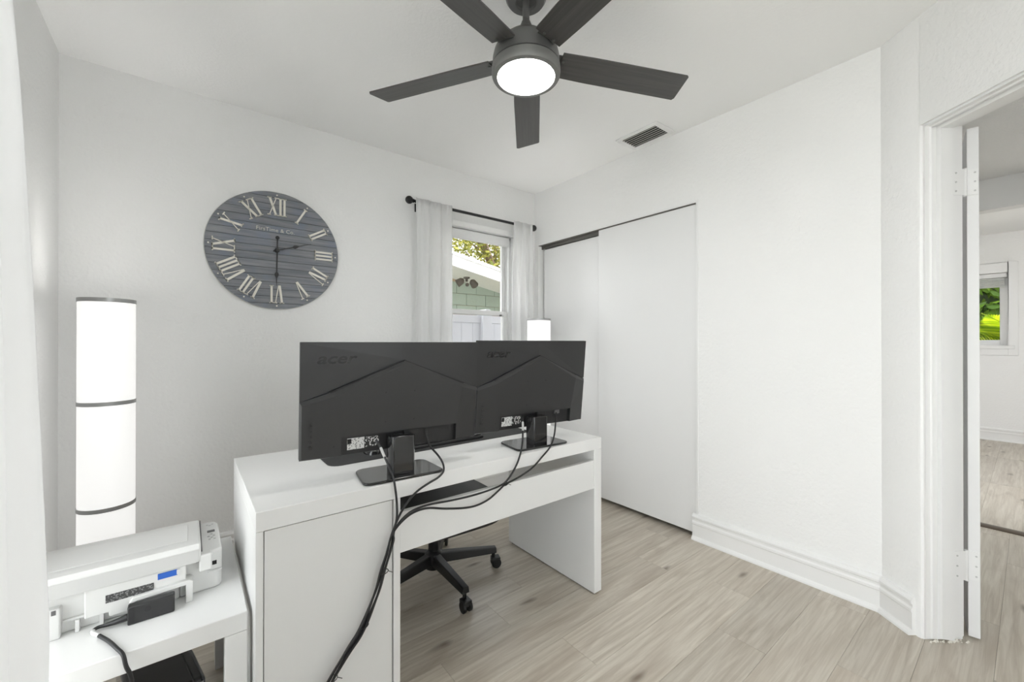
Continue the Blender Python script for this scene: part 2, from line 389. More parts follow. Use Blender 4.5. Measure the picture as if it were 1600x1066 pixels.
# chips of broken paint at the foot of the jamb
ch = MB()
for i in range(16):
    L = 0.02+0.15*i/15; t = T0+0.006+0.016*rj.random(); s_ = 0.002+0.004*rj.random()
    ch.add([(t-s_, L-s_, 0), (t+s_, L-s_*.5, 0), (t+s_*.3, L+s_, 0), (t, L, s_*2.2)], [(0,1,2),(0,1,3),(1,2,3),(2,0,3)])
struct(ch.xf(diag).build('trim_5', 'cream', smooth=0), 'chipped paint at the foot of the door jamb')['kind'] = 'structure'

# baseboards: stepped profile (depth from wall, height)
bp = [(0,0),(0.030,0),(0.029,0.008),(0.022,0.018),(0.015,0.022),(0.015,0.088),(0.019,0.094),(0.019,0.104),(0.013,0.112),(0.013,0.122),(0.020,0.128),(0.021,0.138),(0.014,0.150),(0,0.152)]
def baseboard(name, P0, P1, nrm, label, e0=0.0, e1=0.0):
    """e0/e1: mitre, extra length per depth at each end"""
    b = MB(); P0 = Vector(P0); P1 = Vector(P1); nrm = Vector(nrm); d = (P1-P0).normalized(); n = len(bp)
    vs = [P0+nrm*a+d*(-e0*a)+Vector((0,0,z)) for a, z in bp]+[P1+nrm*a+d*(e1*a)+Vector((0,0,z)) for a, z in bp]
    b.add(vs, [tuple(range(n))[::-1], tuple(range(n, 2*n))]+[(i, (i+1) % n, n+(i+1) % n, n+i) for i in range(n)])
    return struct(b.build(name, 'trim', smooth=25), label)
mt = -math.tan((math.pi-(math.pi-YAW))/2)
baseboard('baseboard_right', (XR,CY0+.02,0), (XR,0.41,0), (-1,0,0), 'white stepped baseboard below the closet wall', e1=mt)
baseboard('baseboard_door', DO, DO-FW*(T0-.022), -RT, 'short white stepped baseboard beside the doorway', e0=mt)
baseboard('baseboard_back', (XL,YB,0), (XR,YB,0), (0,-1,0), 'white stepped baseboard under the clock wall')
baseboard('baseboard_left', (XL,1.66,0), (XL,YB,0), (1,0,0), 'white stepped baseboard along the left wall')

# closet: sliding doors, trim and track
d1 = struct(MB().box(XR+.012, XR+.036, CY0+.006, 2.004, 0.028, CZ-.006).build('door_1', 'doorw', bevel=0.002), 'white sliding closet door panel in front')
d2 = struct(MB().box(XR+.050, XR+.074, 1.95, CY1-.022, 0.030, CZ-.034).build('door_2', 'doorw', bevel=0.002), 'white sliding closet door panel behind')
tk = MB().box(XR+.004, XR+.10, CY0, CY1, CZ-.004, CZ).box(XR+.040, XR+.046, CY0, CY1, CZ-.03, CZ).box(XR+.08, XR+.1, CY0, CY1, CZ-.05, CZ)
struct(tk.build('trim_6', mat('closet_track_metal', rgb(120, 118, 114), 0.4, metal=0.6), smooth=0), 'metal closet door track')
ct = MB().box(XR-.004, XR, CY0-.012, CY0, 0.152, CZ+.012).box(XR-.004, XR, CY0, CY1, CZ, CZ+.012)
struct(ct.build('trim_7', 'trim', smooth=0), 'thin white bead around the closet opening')

# hall and the room beyond
struct(MB().box(2.75, 4.0, 0.44, 0.56, 0, 2.3).build('wall_hall', 'wall', smooth=0), 'white wall of the hall behind the door')
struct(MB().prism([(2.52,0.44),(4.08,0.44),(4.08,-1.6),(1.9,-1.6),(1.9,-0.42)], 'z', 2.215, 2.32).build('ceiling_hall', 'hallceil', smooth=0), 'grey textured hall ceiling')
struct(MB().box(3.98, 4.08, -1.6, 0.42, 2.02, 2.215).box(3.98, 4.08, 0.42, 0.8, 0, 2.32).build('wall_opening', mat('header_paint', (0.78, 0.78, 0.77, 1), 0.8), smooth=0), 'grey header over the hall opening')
struct(MB().box(4.08, 7.7, -1.6, 2.0, 2.484, 2.6).build('ceiling_far', 'ceiling', smooth=0), 'white ceiling of the far room')
FY0, FY1, FZ0, FZ1 = 0.172, 0.93, 1.142, 2.01
fw = MB().box(7.61, 7.75, -1.6, FY0, 0, 2.5).box(7.61, 7.75, FY1, 2.0, 0, 2.5).box(7.61, 7.75, FY0, FY1, FZ1, 2.5).box(7.61, 7.75, FY0, FY1, 0, FZ0)
struct(fw.build('wall_far', 'wall', smooth=0), 'white wall of the far room with a small window')
struct(MB().box(4.08, 7.61, 1.9, 2.0, 0, 2.5).build('wall_far_side', 'wall', smooth=0), 'side wall of the far room')
struct(MB().box(1.72, 4.5, -1.7, -1.6, 0, 2.5).box(6.0, 7.75, -1.7, -1.6, 0, 2.5).box(4.5, 6.0, -1.7, -1.6, 0, 0.6).box(4.5, 6.0, -1.7, -1.6, 2.0, 2.5).build('wall_far_near', 'wall', smooth=0), 'near side wall of the hall and far room')
baseboard('baseboard_far', (7.61,-1.6,0), (7.61,1.9,0), (-1,0,0), 'white stepped baseboard in the far room')

# open door leaf in the doorway
BETA = math.radians(43.4)
bdir = FW*math.cos(BETA)+RT*math.sin(BETA); edir = -FW*math.sin(BETA)+RT*math.cos(BETA)
pv = diag((0.166, 0.182, 0))                       # hinge pivot
def dloc(p): return pv+bdir*p[0]+edir*p[1]+Vector((0, 0, p[2]))
door = sempty('door_3', pv, 'white interior door standing open into the hall')
def rel(f): return lambda p: f(p)-pv
MB().box(0.004, 0.78, 0.008, 0.041, 0.012, 2.032).xf(rel(dloc)).build('leaf', 'doorw', door, bevel=0.0015)
kb = MB().ball((0.71, -0.035, 0.95), 0.027, sc=(1,0.8,1)).ball((0.71, 0.076, 0.95), 0.025, sc=(1,0.7,1)).box(0.70,0.72,-0.03,0.07,0.94,0.96)
kb.xf(rel(dloc)).build('knob', 'steel', door)
for z0, z1 in ((1.765, 1.868), (0.238, 0.352)):
    hb = MB().tube([(0.166,0.178,z0-.004),(0.166,0.178,z1+.004)], 0.0065, 10).xf(lambda p: diag(p)-pv+(FW*-0.008))
    h = hb.build('hinge', 'trim', door)
    MB().box(0.1755, 0.1785, 0.122, 0.172, z0, z1).xf(lambda p: diag(p)-pv).build('jamb_leaf', 'trim', h)
    MB().box(0.0005, 0.0038, 0.006, 0.038, z0, z1).xf(rel(dloc)).build('door_leaf', 'trim', h)
    sc = MB()
    for zz_ in (0.15, 0.5, 0.85):
        z = z0+(z1-z0)*zz_
        sc.tube([diag((0.178,0.137,z))-pv, diag((0.1802,0.137,z))-pv], 0.0035, 8)
        sc.tube([dloc((0.001,0.030,z))-pv, dloc((-0.0012,0.030,z))-pv], 0.0035, 8)
    sc.build('screw', 'print2', h)

# ------------------------------------------------------------------ windows
def sash(parent, x0, x1, y0, y1, z0, z1, fr, m='trim', ax='y'):
    """rectangular sash frame plus pane; ax = thickness axis"""
    b = MB()
    for (a0, a1, c0, c1) in ((x0, x0+fr, z0, z1), (x1-fr, x1, z0, z1), (x0+fr, x1-fr, z0, z0+fr), (x0+fr, x1-fr, z1-fr, z1)):
        if ax == 'y': b.box(a0, a1, y0, y1, c0, c1)
        else: b.box(y0, y1, a0, a1, c0, c1)
    o = b.build('sash', m, parent, bevel=0.002)
    ym = (y0+y1)/2; p = MB()
    if ax == 'y': p.box(x0+fr, x1-fr, ym-.002, ym+.002, z0+fr, z1-fr)
    else: p.box(ym-.002, ym+.002, x0+fr, x1-fr, z0+fr, z1-fr)
    p.build('pane', 'glass', o, smooth=0)
    return o
w1 = sempty('window_1', ((WX0+WX1)/2, YB+.07, WZ0), 'white single-hung window between the sheer curtains')
w1.location = (0, 0, 0)
fr = MB()
fr.box(WX0, WX0+.02, YB+.04, YB+.15, WZ0, WZ1).box(WX1-.02, WX1, YB+.04, YB+.15, WZ0, WZ1).box(WX0, WX1, YB+.04, YB+.15, WZ1-.02, WZ1).box(WX0, WX1, YB+.04, YB+.15, WZ0, WZ0+.02)
fr.build('frame', 'trim', w1, bevel=0.002)
sash(w1, WX0+.02, WX1-.02, YB+.095, YB+.12, 1.405, WZ1-.02, 0.030)
lo = sash(w1, WX0+.02, WX1-.02, YB+.062, YB+.088, WZ0+.02, 1.440, 0.036)
MB().box(2.055, 2.075, YB+.052, YB+.062, 1.398, 1.412).build('latch', 'grey', lo, bevel=0.002)
cs = MB().box(WX0-.045, WX0, YB-.014, YB, WZ0-.02, WZ1+.045).box(WX1, WX1+.045, YB-.014, YB, WZ0-.02, WZ1+.045)
cs.prism([(YB,WZ1),(YB-.014,WZ1),(YB-.014,WZ1+.02),(YB-.020,WZ1+.028),(YB-.020,WZ1+.045),(YB,WZ1+.045)], 'x', WX0, WX1)
cs.build('casing', 'trim', w1, bevel=0.002)
MB().box(WX0-.06, WX1+.06, YB-.05, YB+.05, WZ0-.03, WZ0-.002).build('sill', 'trim', w1, bevel=0.004)
MB().box(WX0+.024, WX1-.024, YB+.018, YB+.056, WZ1-.080, WZ1-.006).build('blind_cassette', 'doorw', w1, bevel=0.008)
w2 = sempty('window_2', (0,0,0), 'tall white left-wall window behind the curtain, unseen, enlarged for more daylight')  # out of sight, made this large to raise the daylight level
fr = MB()
fr.box(XL-.15, XL-.04, LY0, LY0+.02, LZ0, LZ1).box(XL-.15, XL-.04, LY1-.02, LY1, LZ0, LZ1).box(XL-.15, XL-.04, LY0, LY1, LZ1-.02, LZ1).box(XL-.15, XL-.04, LY0, LY1, LZ0, LZ0+.02)
fr.build('frame', 'trim', w2)
for a_, b_ in ((LY0+.02, .14), (.18, LY1-.02)):
    sash(w2, a_, b_, XL-.12, XL-.095, 1.40, LZ1-.02, 0.03, ax='x')
    sash(w2, a_, b_, XL-.088, XL-.062, LZ0+.02, 1.42, 0.036, ax='x')
MB().box(XL-.14, XL-.04, 0.14, 0.18, LZ0, LZ1).build('mullion', 'trim', w2, bevel=0.002)
w4 = sempty('fill_window', (0,0,0), 'unseen white window behind the camera, added for daylight')  # unseen, added to light the desk front, back wall and floor
MB().box(.25,.27,-1.42,-1.32,.86,2.065).box(1.03,1.05,-1.42,-1.32,.86,2.065).box(.27,1.03,-1.42,-1.32,.86,.88).box(.27,1.03,-1.42,-1.32,2.045,2.065).build('frame', 'trim', w4)
sash(w4, .27, 1.03, -1.40, -1.375, 1.42, 2.045, 0.03)
sash(w4, .27, 1.03, -1.37, -1.345, .88, 1.44, 0.036)
w3 = sempty('window_3', (0,0,0), 'small white window with a blind in the far room')
fr = MB().box(7.595, 7.61, FY0-.077, FY0, FZ0-.118, FZ1+.12).box(7.595, 7.61, FY1, FY1+.077, FZ0-.118, FZ1+.12).box(7.595, 7.61, FY0, FY1, FZ1, FZ1+.12).box(7.595, 7.61, FY0, FY1, FZ0-.118, FZ0-.04)
fr.build('casing', 'trim', w3, bevel=0.004)
MB().box(7.575, 7.66, FY0-.05, FY1+.05, FZ0-.04, FZ0).build('sill', 'trim', w3, bevel=0.004)
MB().box(7.62, 7.66, FY0+.008, FY1-.008, FZ1-.055, FZ1-.004).build('blind_headrail', 'doorw', w3, bevel=0.003)
for i in range(7):
    MB().box(7.622, 7.655, FY0+.03, FY1-.03, FZ1-.062-.016*i-.012, FZ1-.062-.016*i).build('blind_slat', 'print2', w3)
sash(w3, FY0, FY1, 7.68, 7.71, FZ0, FZ1, 0.065, ax='x')

# ------------------------------------------------------------------ curtains and rods
def curtain(name, label, P0, P1, z0, z1, folds, amp, seed, group=None, shape=None, nu=90, nv=40, nrm=(0,-1,0), m='cloth'):
    """sheet hanging from P0..P1 (2D line); shape(u,v)->(du along, dn outward)"""
    r = random.Random(seed); b = MB(); P0 = Vector(P0); P1 = Vector(P1); nr = Vector(nrm); d = P1-P0
    ph = [r.random()*6.28 for _ in range(4)]
    vs = []
    for j in range(nv+1):
        v = j/nv                                   # 0 top, 1 bottom
        for i in range(nu+1):
            u = i/nu
            a = amp*(0.35+0.65*min(1, v*4))
            o = a*(math.sin(u*folds*2*PI+ph[0]+0.5*math.sin(v*3+ph[1]))+0.4*math.sin(u*folds*3.7*PI+ph[2]+v*1.3))
            if v < 0.05: o += 0.003*math.sin(u*60)
            du, dn = shape(u, v) if shape else (0, 0)
            vs.append(P0+d*(u+du)+nr*(o+dn)+Vector((0,0,z1+(z0-z1)*v)))
    W_ = nu+1
    b.add(vs, [(j*W_+i, j*W_+i+1, (j+1)*W_+i+1, (j+1)*W_+i) for j in range(nv) for i in range(nu)])
    o = b.build(name, m, smooth=80, recalc=False)
    m_ = o.modifiers.new('thick', 'SOLIDIFY'); m_.thickness = 0.0012
    return tag(o, label, 'curtain', group)
RY, RZ = YB-.085, 2.152
curtain('curtain', 'sheer white curtain hanging left of the window, beside the clock', (1.215,RY-.026,0), (1.50,RY-.026,0), 0.10, RZ+.016, 3.2, 0.016, 4, 'sheer curtains on the black rod',
        shape=lambda u, v: (-.02*v*(1-u), 0))
curtain('curtain', 'sheer white curtain hanging right of the window, in the room corner', (2.075,RY-.026,0), (2.268,RY-.026,0), 0.10, RZ+.016, 2.7, 0.016, 9, 'sheer curtains on the black rod',
        shape=lambda u, v: (-.16*math.sin(PI*min(1, v*1.5))*(1-u)+.12*max(0, v-.3)*(1-u), 0))
rod = thing('curtain_rod', 'black curtain rod with round finials over the window', 'curtain rod', (1.745, RY, RZ))
MB().tube([(-.52,0,0),(.52,0,0)], 0.0105, 14).build('rod', 'iron', rod)
for sx in (-1, 1):
    fb = MB().lathe([(0.009,0),(0.011,0.004),(0.011,0.01),(0.008,0.014),(0.008,0.03),(0.013,0.034),(0.014,0.046),(0.017,0.05)], 16).ball((0,0,0.068), 0.027)
    fb.xf(lambda p: Vector((sx*(p.z+.495), p.x, p.y))).build('finial', 'iron', rod)
    br = MB().box(sx*.475-.006, sx*.475+.006, 0.0, 0.085, -0.012, -0.006).box(sx*.475-.010, sx*.475+.010, 0.079, 0.085, -0.045, 0.012)
    br.tube([(sx*.475-.006,0,0),(sx*.475+.006,0,0)], 0.013, 14)
    br.build('bracket', 'iron', rod)
cx = -0.262
def lshape(u, v):
    # far edge drifts inward and toward the table as it falls
    e = max(0, u-.55)/.45
    return (0, e*(-0.045+0.085*min(1, v*1.35)**0.8)*0.9)
curtain('curtain', 'bright white curtain panel at the far left edge, in front of the printer table', (cx,0.30,0), (cx,1.235,0), 0.03, 2.22, 5.0, 0.018, 12, None, shape=lshape, nrm=(1,0,0), nu=110, nv=50, m='cloth_dense')
rod2 = thing('curtain_rod', 'black curtain rod above the left-hand window', 'curtain rod', (cx, 0.7, 2.20))
MB().tube([(0,-.62,0),(0,.58,0)], 0.0085, 12).build('rod', 'iron', rod2)
for sy in (-.58, .56):
    MB().box(-.198, 0, sy-.006, sy+.006, -.012, -.006).box(-.197, -.19, sy-.012, sy+.012, -.05, .012).build('bracket', 'iron', rod2)

# ------------------------------------------------------------------ wall clock
CX, CZc, CR = 0.400, 1.708, 0.338
clk = thing('wall_clock', 'large round blue-grey wooden plank clock with cream roman numerals', 'clock', (CX, YB, CZc))
MB().lathe([(CR+.001,0),(CR+.001,0.012),(CR-.001,0.0142)], 96).xf(lambda p: Vector((p.x, -p.z, p.y))).build('backing', 'clockback', clk)
MB().lathe([(CR-.003,0.0135),(CR-.003,0.0148)], 96).xf(lambda p: Vector((p.x, -p.z, p.y))).build('seam_board', 'dark', clk)
bh = 0.0405; nb = 17
zb0 = -bh*nb/2
for i in range(nb):
    z0 = zb0+i*bh+.0011; z1 = zb0+(i+1)*bh-.0011; R_ = CR-.002
    z0 = max(z0, -R_+.002); z1 = min(z1, R_-.002)
    pts = []
    for k in range(9):
        z = z0+(z1-z0)*k/8; pts.append((math.sqrt(max(0, R_*R_-z*z)), z))
    poly = pts+[(-x, z) for x, z in pts[::-1]]
    zc = (z0+z1)/2
    o = MB().prism([(x, z-zc) for x, z in poly], 'y', -.0185-.0006*(i % 2), -.014).build('board', 'clockwood', clk, smooth=0)
    o.location = (0, 0, zc)
YF = -.0192
def rect(b, x0, x1, z0, z1): b.prism([(x0,z0),(x1,z0),(x1,z1),(x0,z1)], 'y', YF-.005, YF+.002)
def bar(b, xa, za, xb, zb, wd): b.prism([(xa-wd/2,za),(xa+wd/2,za),(xb+wd/2,zb),(xb-wd/2,zb)], 'y', YF-.005, YF+.002)
NH = 0.108; hz = NH/2
def numeral(txt):
    b = MB(); wds = {'I': 0.026, 'V': 0.066, 'X': 0.070}; tot = sum(wds[c] for c in txt); x = -tot/2
    for c in txt:
        wd = wds[c]; xc = x+wd/2
        if c == 'I':
            bar(b, xc, -hz, xc, hz, 0.0135); rect(b, xc-.0135, xc+.0135, hz-.006, hz); rect(b, xc-.0135, xc+.0135, -hz, -hz+.006)
        elif c == 'V':
            bar(b, xc-.004, -hz, xc-.020, hz, 0.0150); bar(b, xc+.002, -hz, xc+.022, hz, 0.0055)
            rect(b, xc-.034, xc-.005, hz-.006, hz); rect(b, xc+.011, xc+.033, hz-.006, hz)
        else:
            bar(b, xc+.021, -hz, xc-.021, hz, 0.0150); bar(b, xc-.022, -hz, xc+.022, hz, 0.0055)
            rect(b, xc-.035, xc-.008, hz-.006, hz); rect(b, xc+.008, xc+.035, -hz, -hz+.006)
            rect(b, xc+.011, xc+.034, hz-.006, hz); rect(b, xc-.034, xc-.011, -hz, -hz+.006)
        x += wd
    return b
for k, t in enumerate(['XII','I','II','III','IV','V','VI','VII','VIII','IX','X','XI']):
    a = 2*PI*k/12; ur = Vector((math.sin(a), 0, math.cos(a))); rr = Vector((math.cos(a), 0, -math.sin(a)))
    numeral(t).xf(lambda p: rr*p.x*0.80+ur*(p.z*0.96+.252)+Vector((0, p.y, 0))).build('numeral', 'cream', clk, smooth=0)
    MB().lathe([(0.0042,0),(0.0042,0.004)], 10, cap=True).xf(lambda p: Vector((p.x+.3185*math.sin(a), YF-p.z, p.y+.3185*math.cos(a)))).build('minute_dot', 'cream', clk)
def hand(ang, L, tail, rb, dy):
    b = MB(); y0, y1 = YF-.012-dy, YF-.009-dy
    b.prism([(-.0035,-tail),(.0035,-tail),(.0030,rb),(-.0030,rb)], 'y', y0, y1)
    b.prism([(-.0035,rb),(-.010,rb+.010),(-.009,rb+.020),(-.0028,rb+.035),(-.0006,L),(.0006,L),(.0028,rb+.035),(.009,rb+.020),(.010,rb+.010),(.0035,rb)], 'y', y0, y1)
    if tail > .03: b.prism([(.0105*math.cos(t*PI/8), -tail+.0105*math.sin(t*PI/8)) for t in range(16)], 'y', y0, y1)
    c, s = math.cos(ang), math.sin(ang)
    b.xf(lambda p: Vector((p.x*c+p.z*s, p.y, -p.x*s+p.z*c)))
    return b
hand(math.radians(71), .190, .02, .085, 0).build('hour_hand', 'iron', clk, smooth=0)
hand(math.radians(181), .205, .072, .125, .004).build('minute_hand', 'iron', clk, smooth=0)
MB().lathe([(0.013,0),(0.013,0.016),(0.009,0.019)], 16).xf(lambda p: Vector((p.x, YF-p.z, p.y))).build('hub', 'iron', clk)
M['faded'] = mat('clock_faded_print', rgb(214, 212, 204), 0.7)
tm = textmesh('maker_lettering', 'FirsTime & Co.', 0.030, 0.0004, 'faded', spacing=1.05)
linkmesh('maker_lettering', tm, clk, (-.006, YF-.0012, .116), (PI/2, 0, 0))

# ------------------------------------------------------------------ ceiling fan
fan = thing('ceiling_fan', 'dark grey five-blade ceiling fan with a lit round lamp', 'ceiling fan', (0.965, 1.14, H))
ZF = -H
MB().lathe([(0.060,H),(0.072,H-.012),(0.074,H-.05),(0.066,H-.062),(0.040,H-.064),(0.036,H-.058),(0.024,H-.058)], 40, (0,0,ZF)).build('canopy', 'fan', fan)
MB().lathe([(0.0125,H-.06),(0.0125,2.33)], 20, (0,0,ZF)).build('downrod', 'fan', fan)
MB().lathe([(0.014,2.352),(0.018,2.342),(0.030,2.312),(0.030,2.300)], 28, (0,0,ZF)).build('yoke_cover', 'fan', fan)
MB().lathe([(0.030,2.302),(0.052,2.294),(0.080,2.278),(0.102,2.258),(0.116,2.234),(0.121,2.212),(0.122,2.185),(0.118,2.183)], 64, (0,0,ZF)).build('motor_housing', 'fan', fan)
MB().lathe([(0.117,2.184),(0.117,2.178)], 64, (0,0,ZF)).build('housing_seam', 'dark', fan)
MB().lathe([(0.118,2.180),(0.124,2.179),(0.125,2.158),(0.1235,2.149),(0.120,2.1440),(0.1045,2.1425),(0.104,2.148)], 64, (0,0,ZF)).build('light_kit', 'fanring', fan)
MB().lathe([(0.104,2.149),(0.102,2.1440),(0.08,2.1415),(0.04,2.1405),(0.0,2.140)], 64, (0,0,ZF), cap=False).build('lamp_diffuser', 'fandiff', fan)
PB = math.radians(12)
for k in range(5):
    a = math.radians(48.9+72*k)
    ca, sa = math.cos(a), math.sin(a)
    # local: x radial, y tangential CCW (lower side), z
    b = MB().prism([(0.128,-.052),(0.25,-.056),(0.645,-.060),(0.652,-.056),(0.662,.050),(0.655,.060),(0.25,.056),(0.128,.052)], 'z', -.003, .003)
    o = b.build('blade', 'blade', fan, smooth=0, bevel=0.001)
    o.location = (0, 0, 2.213+ZF); o.rotation_euler = Matrix.Rotation(a, 4, 'Z').__matmul__(Matrix.Rotation(-PB, 4, 'X')).to_euler()
    b = MB().box(0.105, 0.150, -.035, .035, .003, .008)
    b.lathe([(0.005,0),(0.005,0.003)], 8, (0.137,-.02,-.0062)).lathe([(0.005,0),(0.005,0.003)], 8, (0.137,.02,-.0062))
    br = b.build('blade_bracket', 'fan', o, smooth=0)

# ------------------------------------------------------------------ ceiling vent
vt = thing('ceiling_vent', 'white ceiling air vent with dark louvres', 'vent', (2.262, 1.512, H))
vf = MB()
vf.box(-.100,-.072,-.150,.150,-.008,0).box(.072,.100,-.150,.150,-.008,0).box(-.072,.072,-.150,-.118,-.008,0).box(-.072,.072,.118,.150,-.008,0)
vf.build('frame', 'trim', vt, bevel=0.003)
MB().box(-.073,.073,-.119,.119,-.002,-.0005).build('gap_shade', 'dark', vt)  # flat dark sheet standing in for the shade behind the slats
M['vent'] = mat('vent_louvre_grey', rgb(178, 177, 173), 0.5)
sm = MB().prism([(-.011,-.013),(-.009,-.016),(-.007,-.0155),(.007,-.006),(.006,-.0045),(-.010,-.012)], 'y', -.117, .117).mesh('slat', 'vent', 30)
for i in range(6):
    linkmesh('slat', sm, vt, (-.058+.0225*i, 0, 0.004))

# ------------------------------------------------------------------ floor lamps
def lamp(loc, label):
    t = thing('floor_lamp', label, 'lamp', loc, group='white cylinder floor lamps')
    MB().lathe([(0.088,0),(0.090,0.006),(0.090,0.05),(0.086,0.056)], 40).build('base', 'steel', t)
    MB().lathe([(0.008,0.05),(0.008,1.2)], 10).build('pole', 'steel', t)
    zs = [0.056, 0.502, 0.930, 1.352]
    for i in range(3):
        MB().lathe([(0.0885,zs[i]+.004),(0.0885,zs[i+1]-.004)], 48, cap=False).build('shade', 'shade', t)
    for z in (0.502, 0.930, 1.352):
        MB().lathe([(0.0875,z-.008),(0.0905,z-.008),(0.0905,z+.008),(0.0875,z+.008)], 48, cap=False).build('ring', 'steel', t)
    MB().lathe([(0.070,1.145),(0.072,1.152),(0.055,1.158)], 32).build('uplight_disc', 'uplight_disc', t)  # glowing disc added to throw light up onto the ceiling
    return t
lamp((-.266, 2.40, 0), 'tall lit white cylinder floor lamp beside the printer')
lamp((2.100, 2.33, 0), 'lit white cylinder floor lamp in the corner behind the monitors')

# ------------------------------------------------------------------ desk
DX0, DX1, DY0, DY1, DZ = 0.140, 1.540, 1.267, 1.917, 0.73
dk = thing('desk', 'white laminate desk with closed cabinet side, seen from its back', 'desk', ((DX0+DX1)/2, (DY0+DY1)/2, 0))
dk.location = (DX0, DY0, 0); DWd, DDp = 1.40, 0.65
MB().box(0, DWd, 0, DDp, 0.677, 0.73).build('worktop', 'deskw', dk, bevel=0.0015)
MB().box(0, 0.018, 0.0, DDp, 0, 0.6765).build('side_panel', 'deskw', dk, bevel=0.001)
MB().box(0.378, 0.400, 0.0, DDp, 0, 0.6765).build('side_panel', 'deskw', dk, bevel=0.001)
MB().box(0.0205, 0.3755, 0.006, 0.018, 0.0, 0.6735).build('back_panel', 'deskback', dk, bevel=0.001)
MB().box(0.0185, 0.3775, 0.018, DDp-.02, 0.06, 0.08).build('cabinet_bottom', 'deskw', dk)
dd = MB().box(0.020, 0.376, DDp-.018, DDp, 0.06, 0.672).build('cabinet_door', 'deskw', dk, bevel=0.001)
MB().tube([(0.33,DDp+.02,0.58),(0.33,DDp+.02,0.66)], 0.005, 8).box(0.327,0.333,DDp,DDp+.02,0.585,0.591).box(0.327,0.333,DDp,DDp+.02,0.648,0.654).build('handle', 'steel', dd)
MB().box(1.350, 1.400, 0.0, DDp, 0.006, 0.6765).build('leg_panel', 'deskw', dk, bevel=0.0015)
MB().box(1.356, 1.394, 0.02, DDp-.02, 0.0, 0.006).build('glide', 'grey', dk)
MB().box(0.4005, 1.3495, 0.002, 0.022, 0.497, 0.628).build('modesty_panel', 'deskback', dk, bevel=0.001)

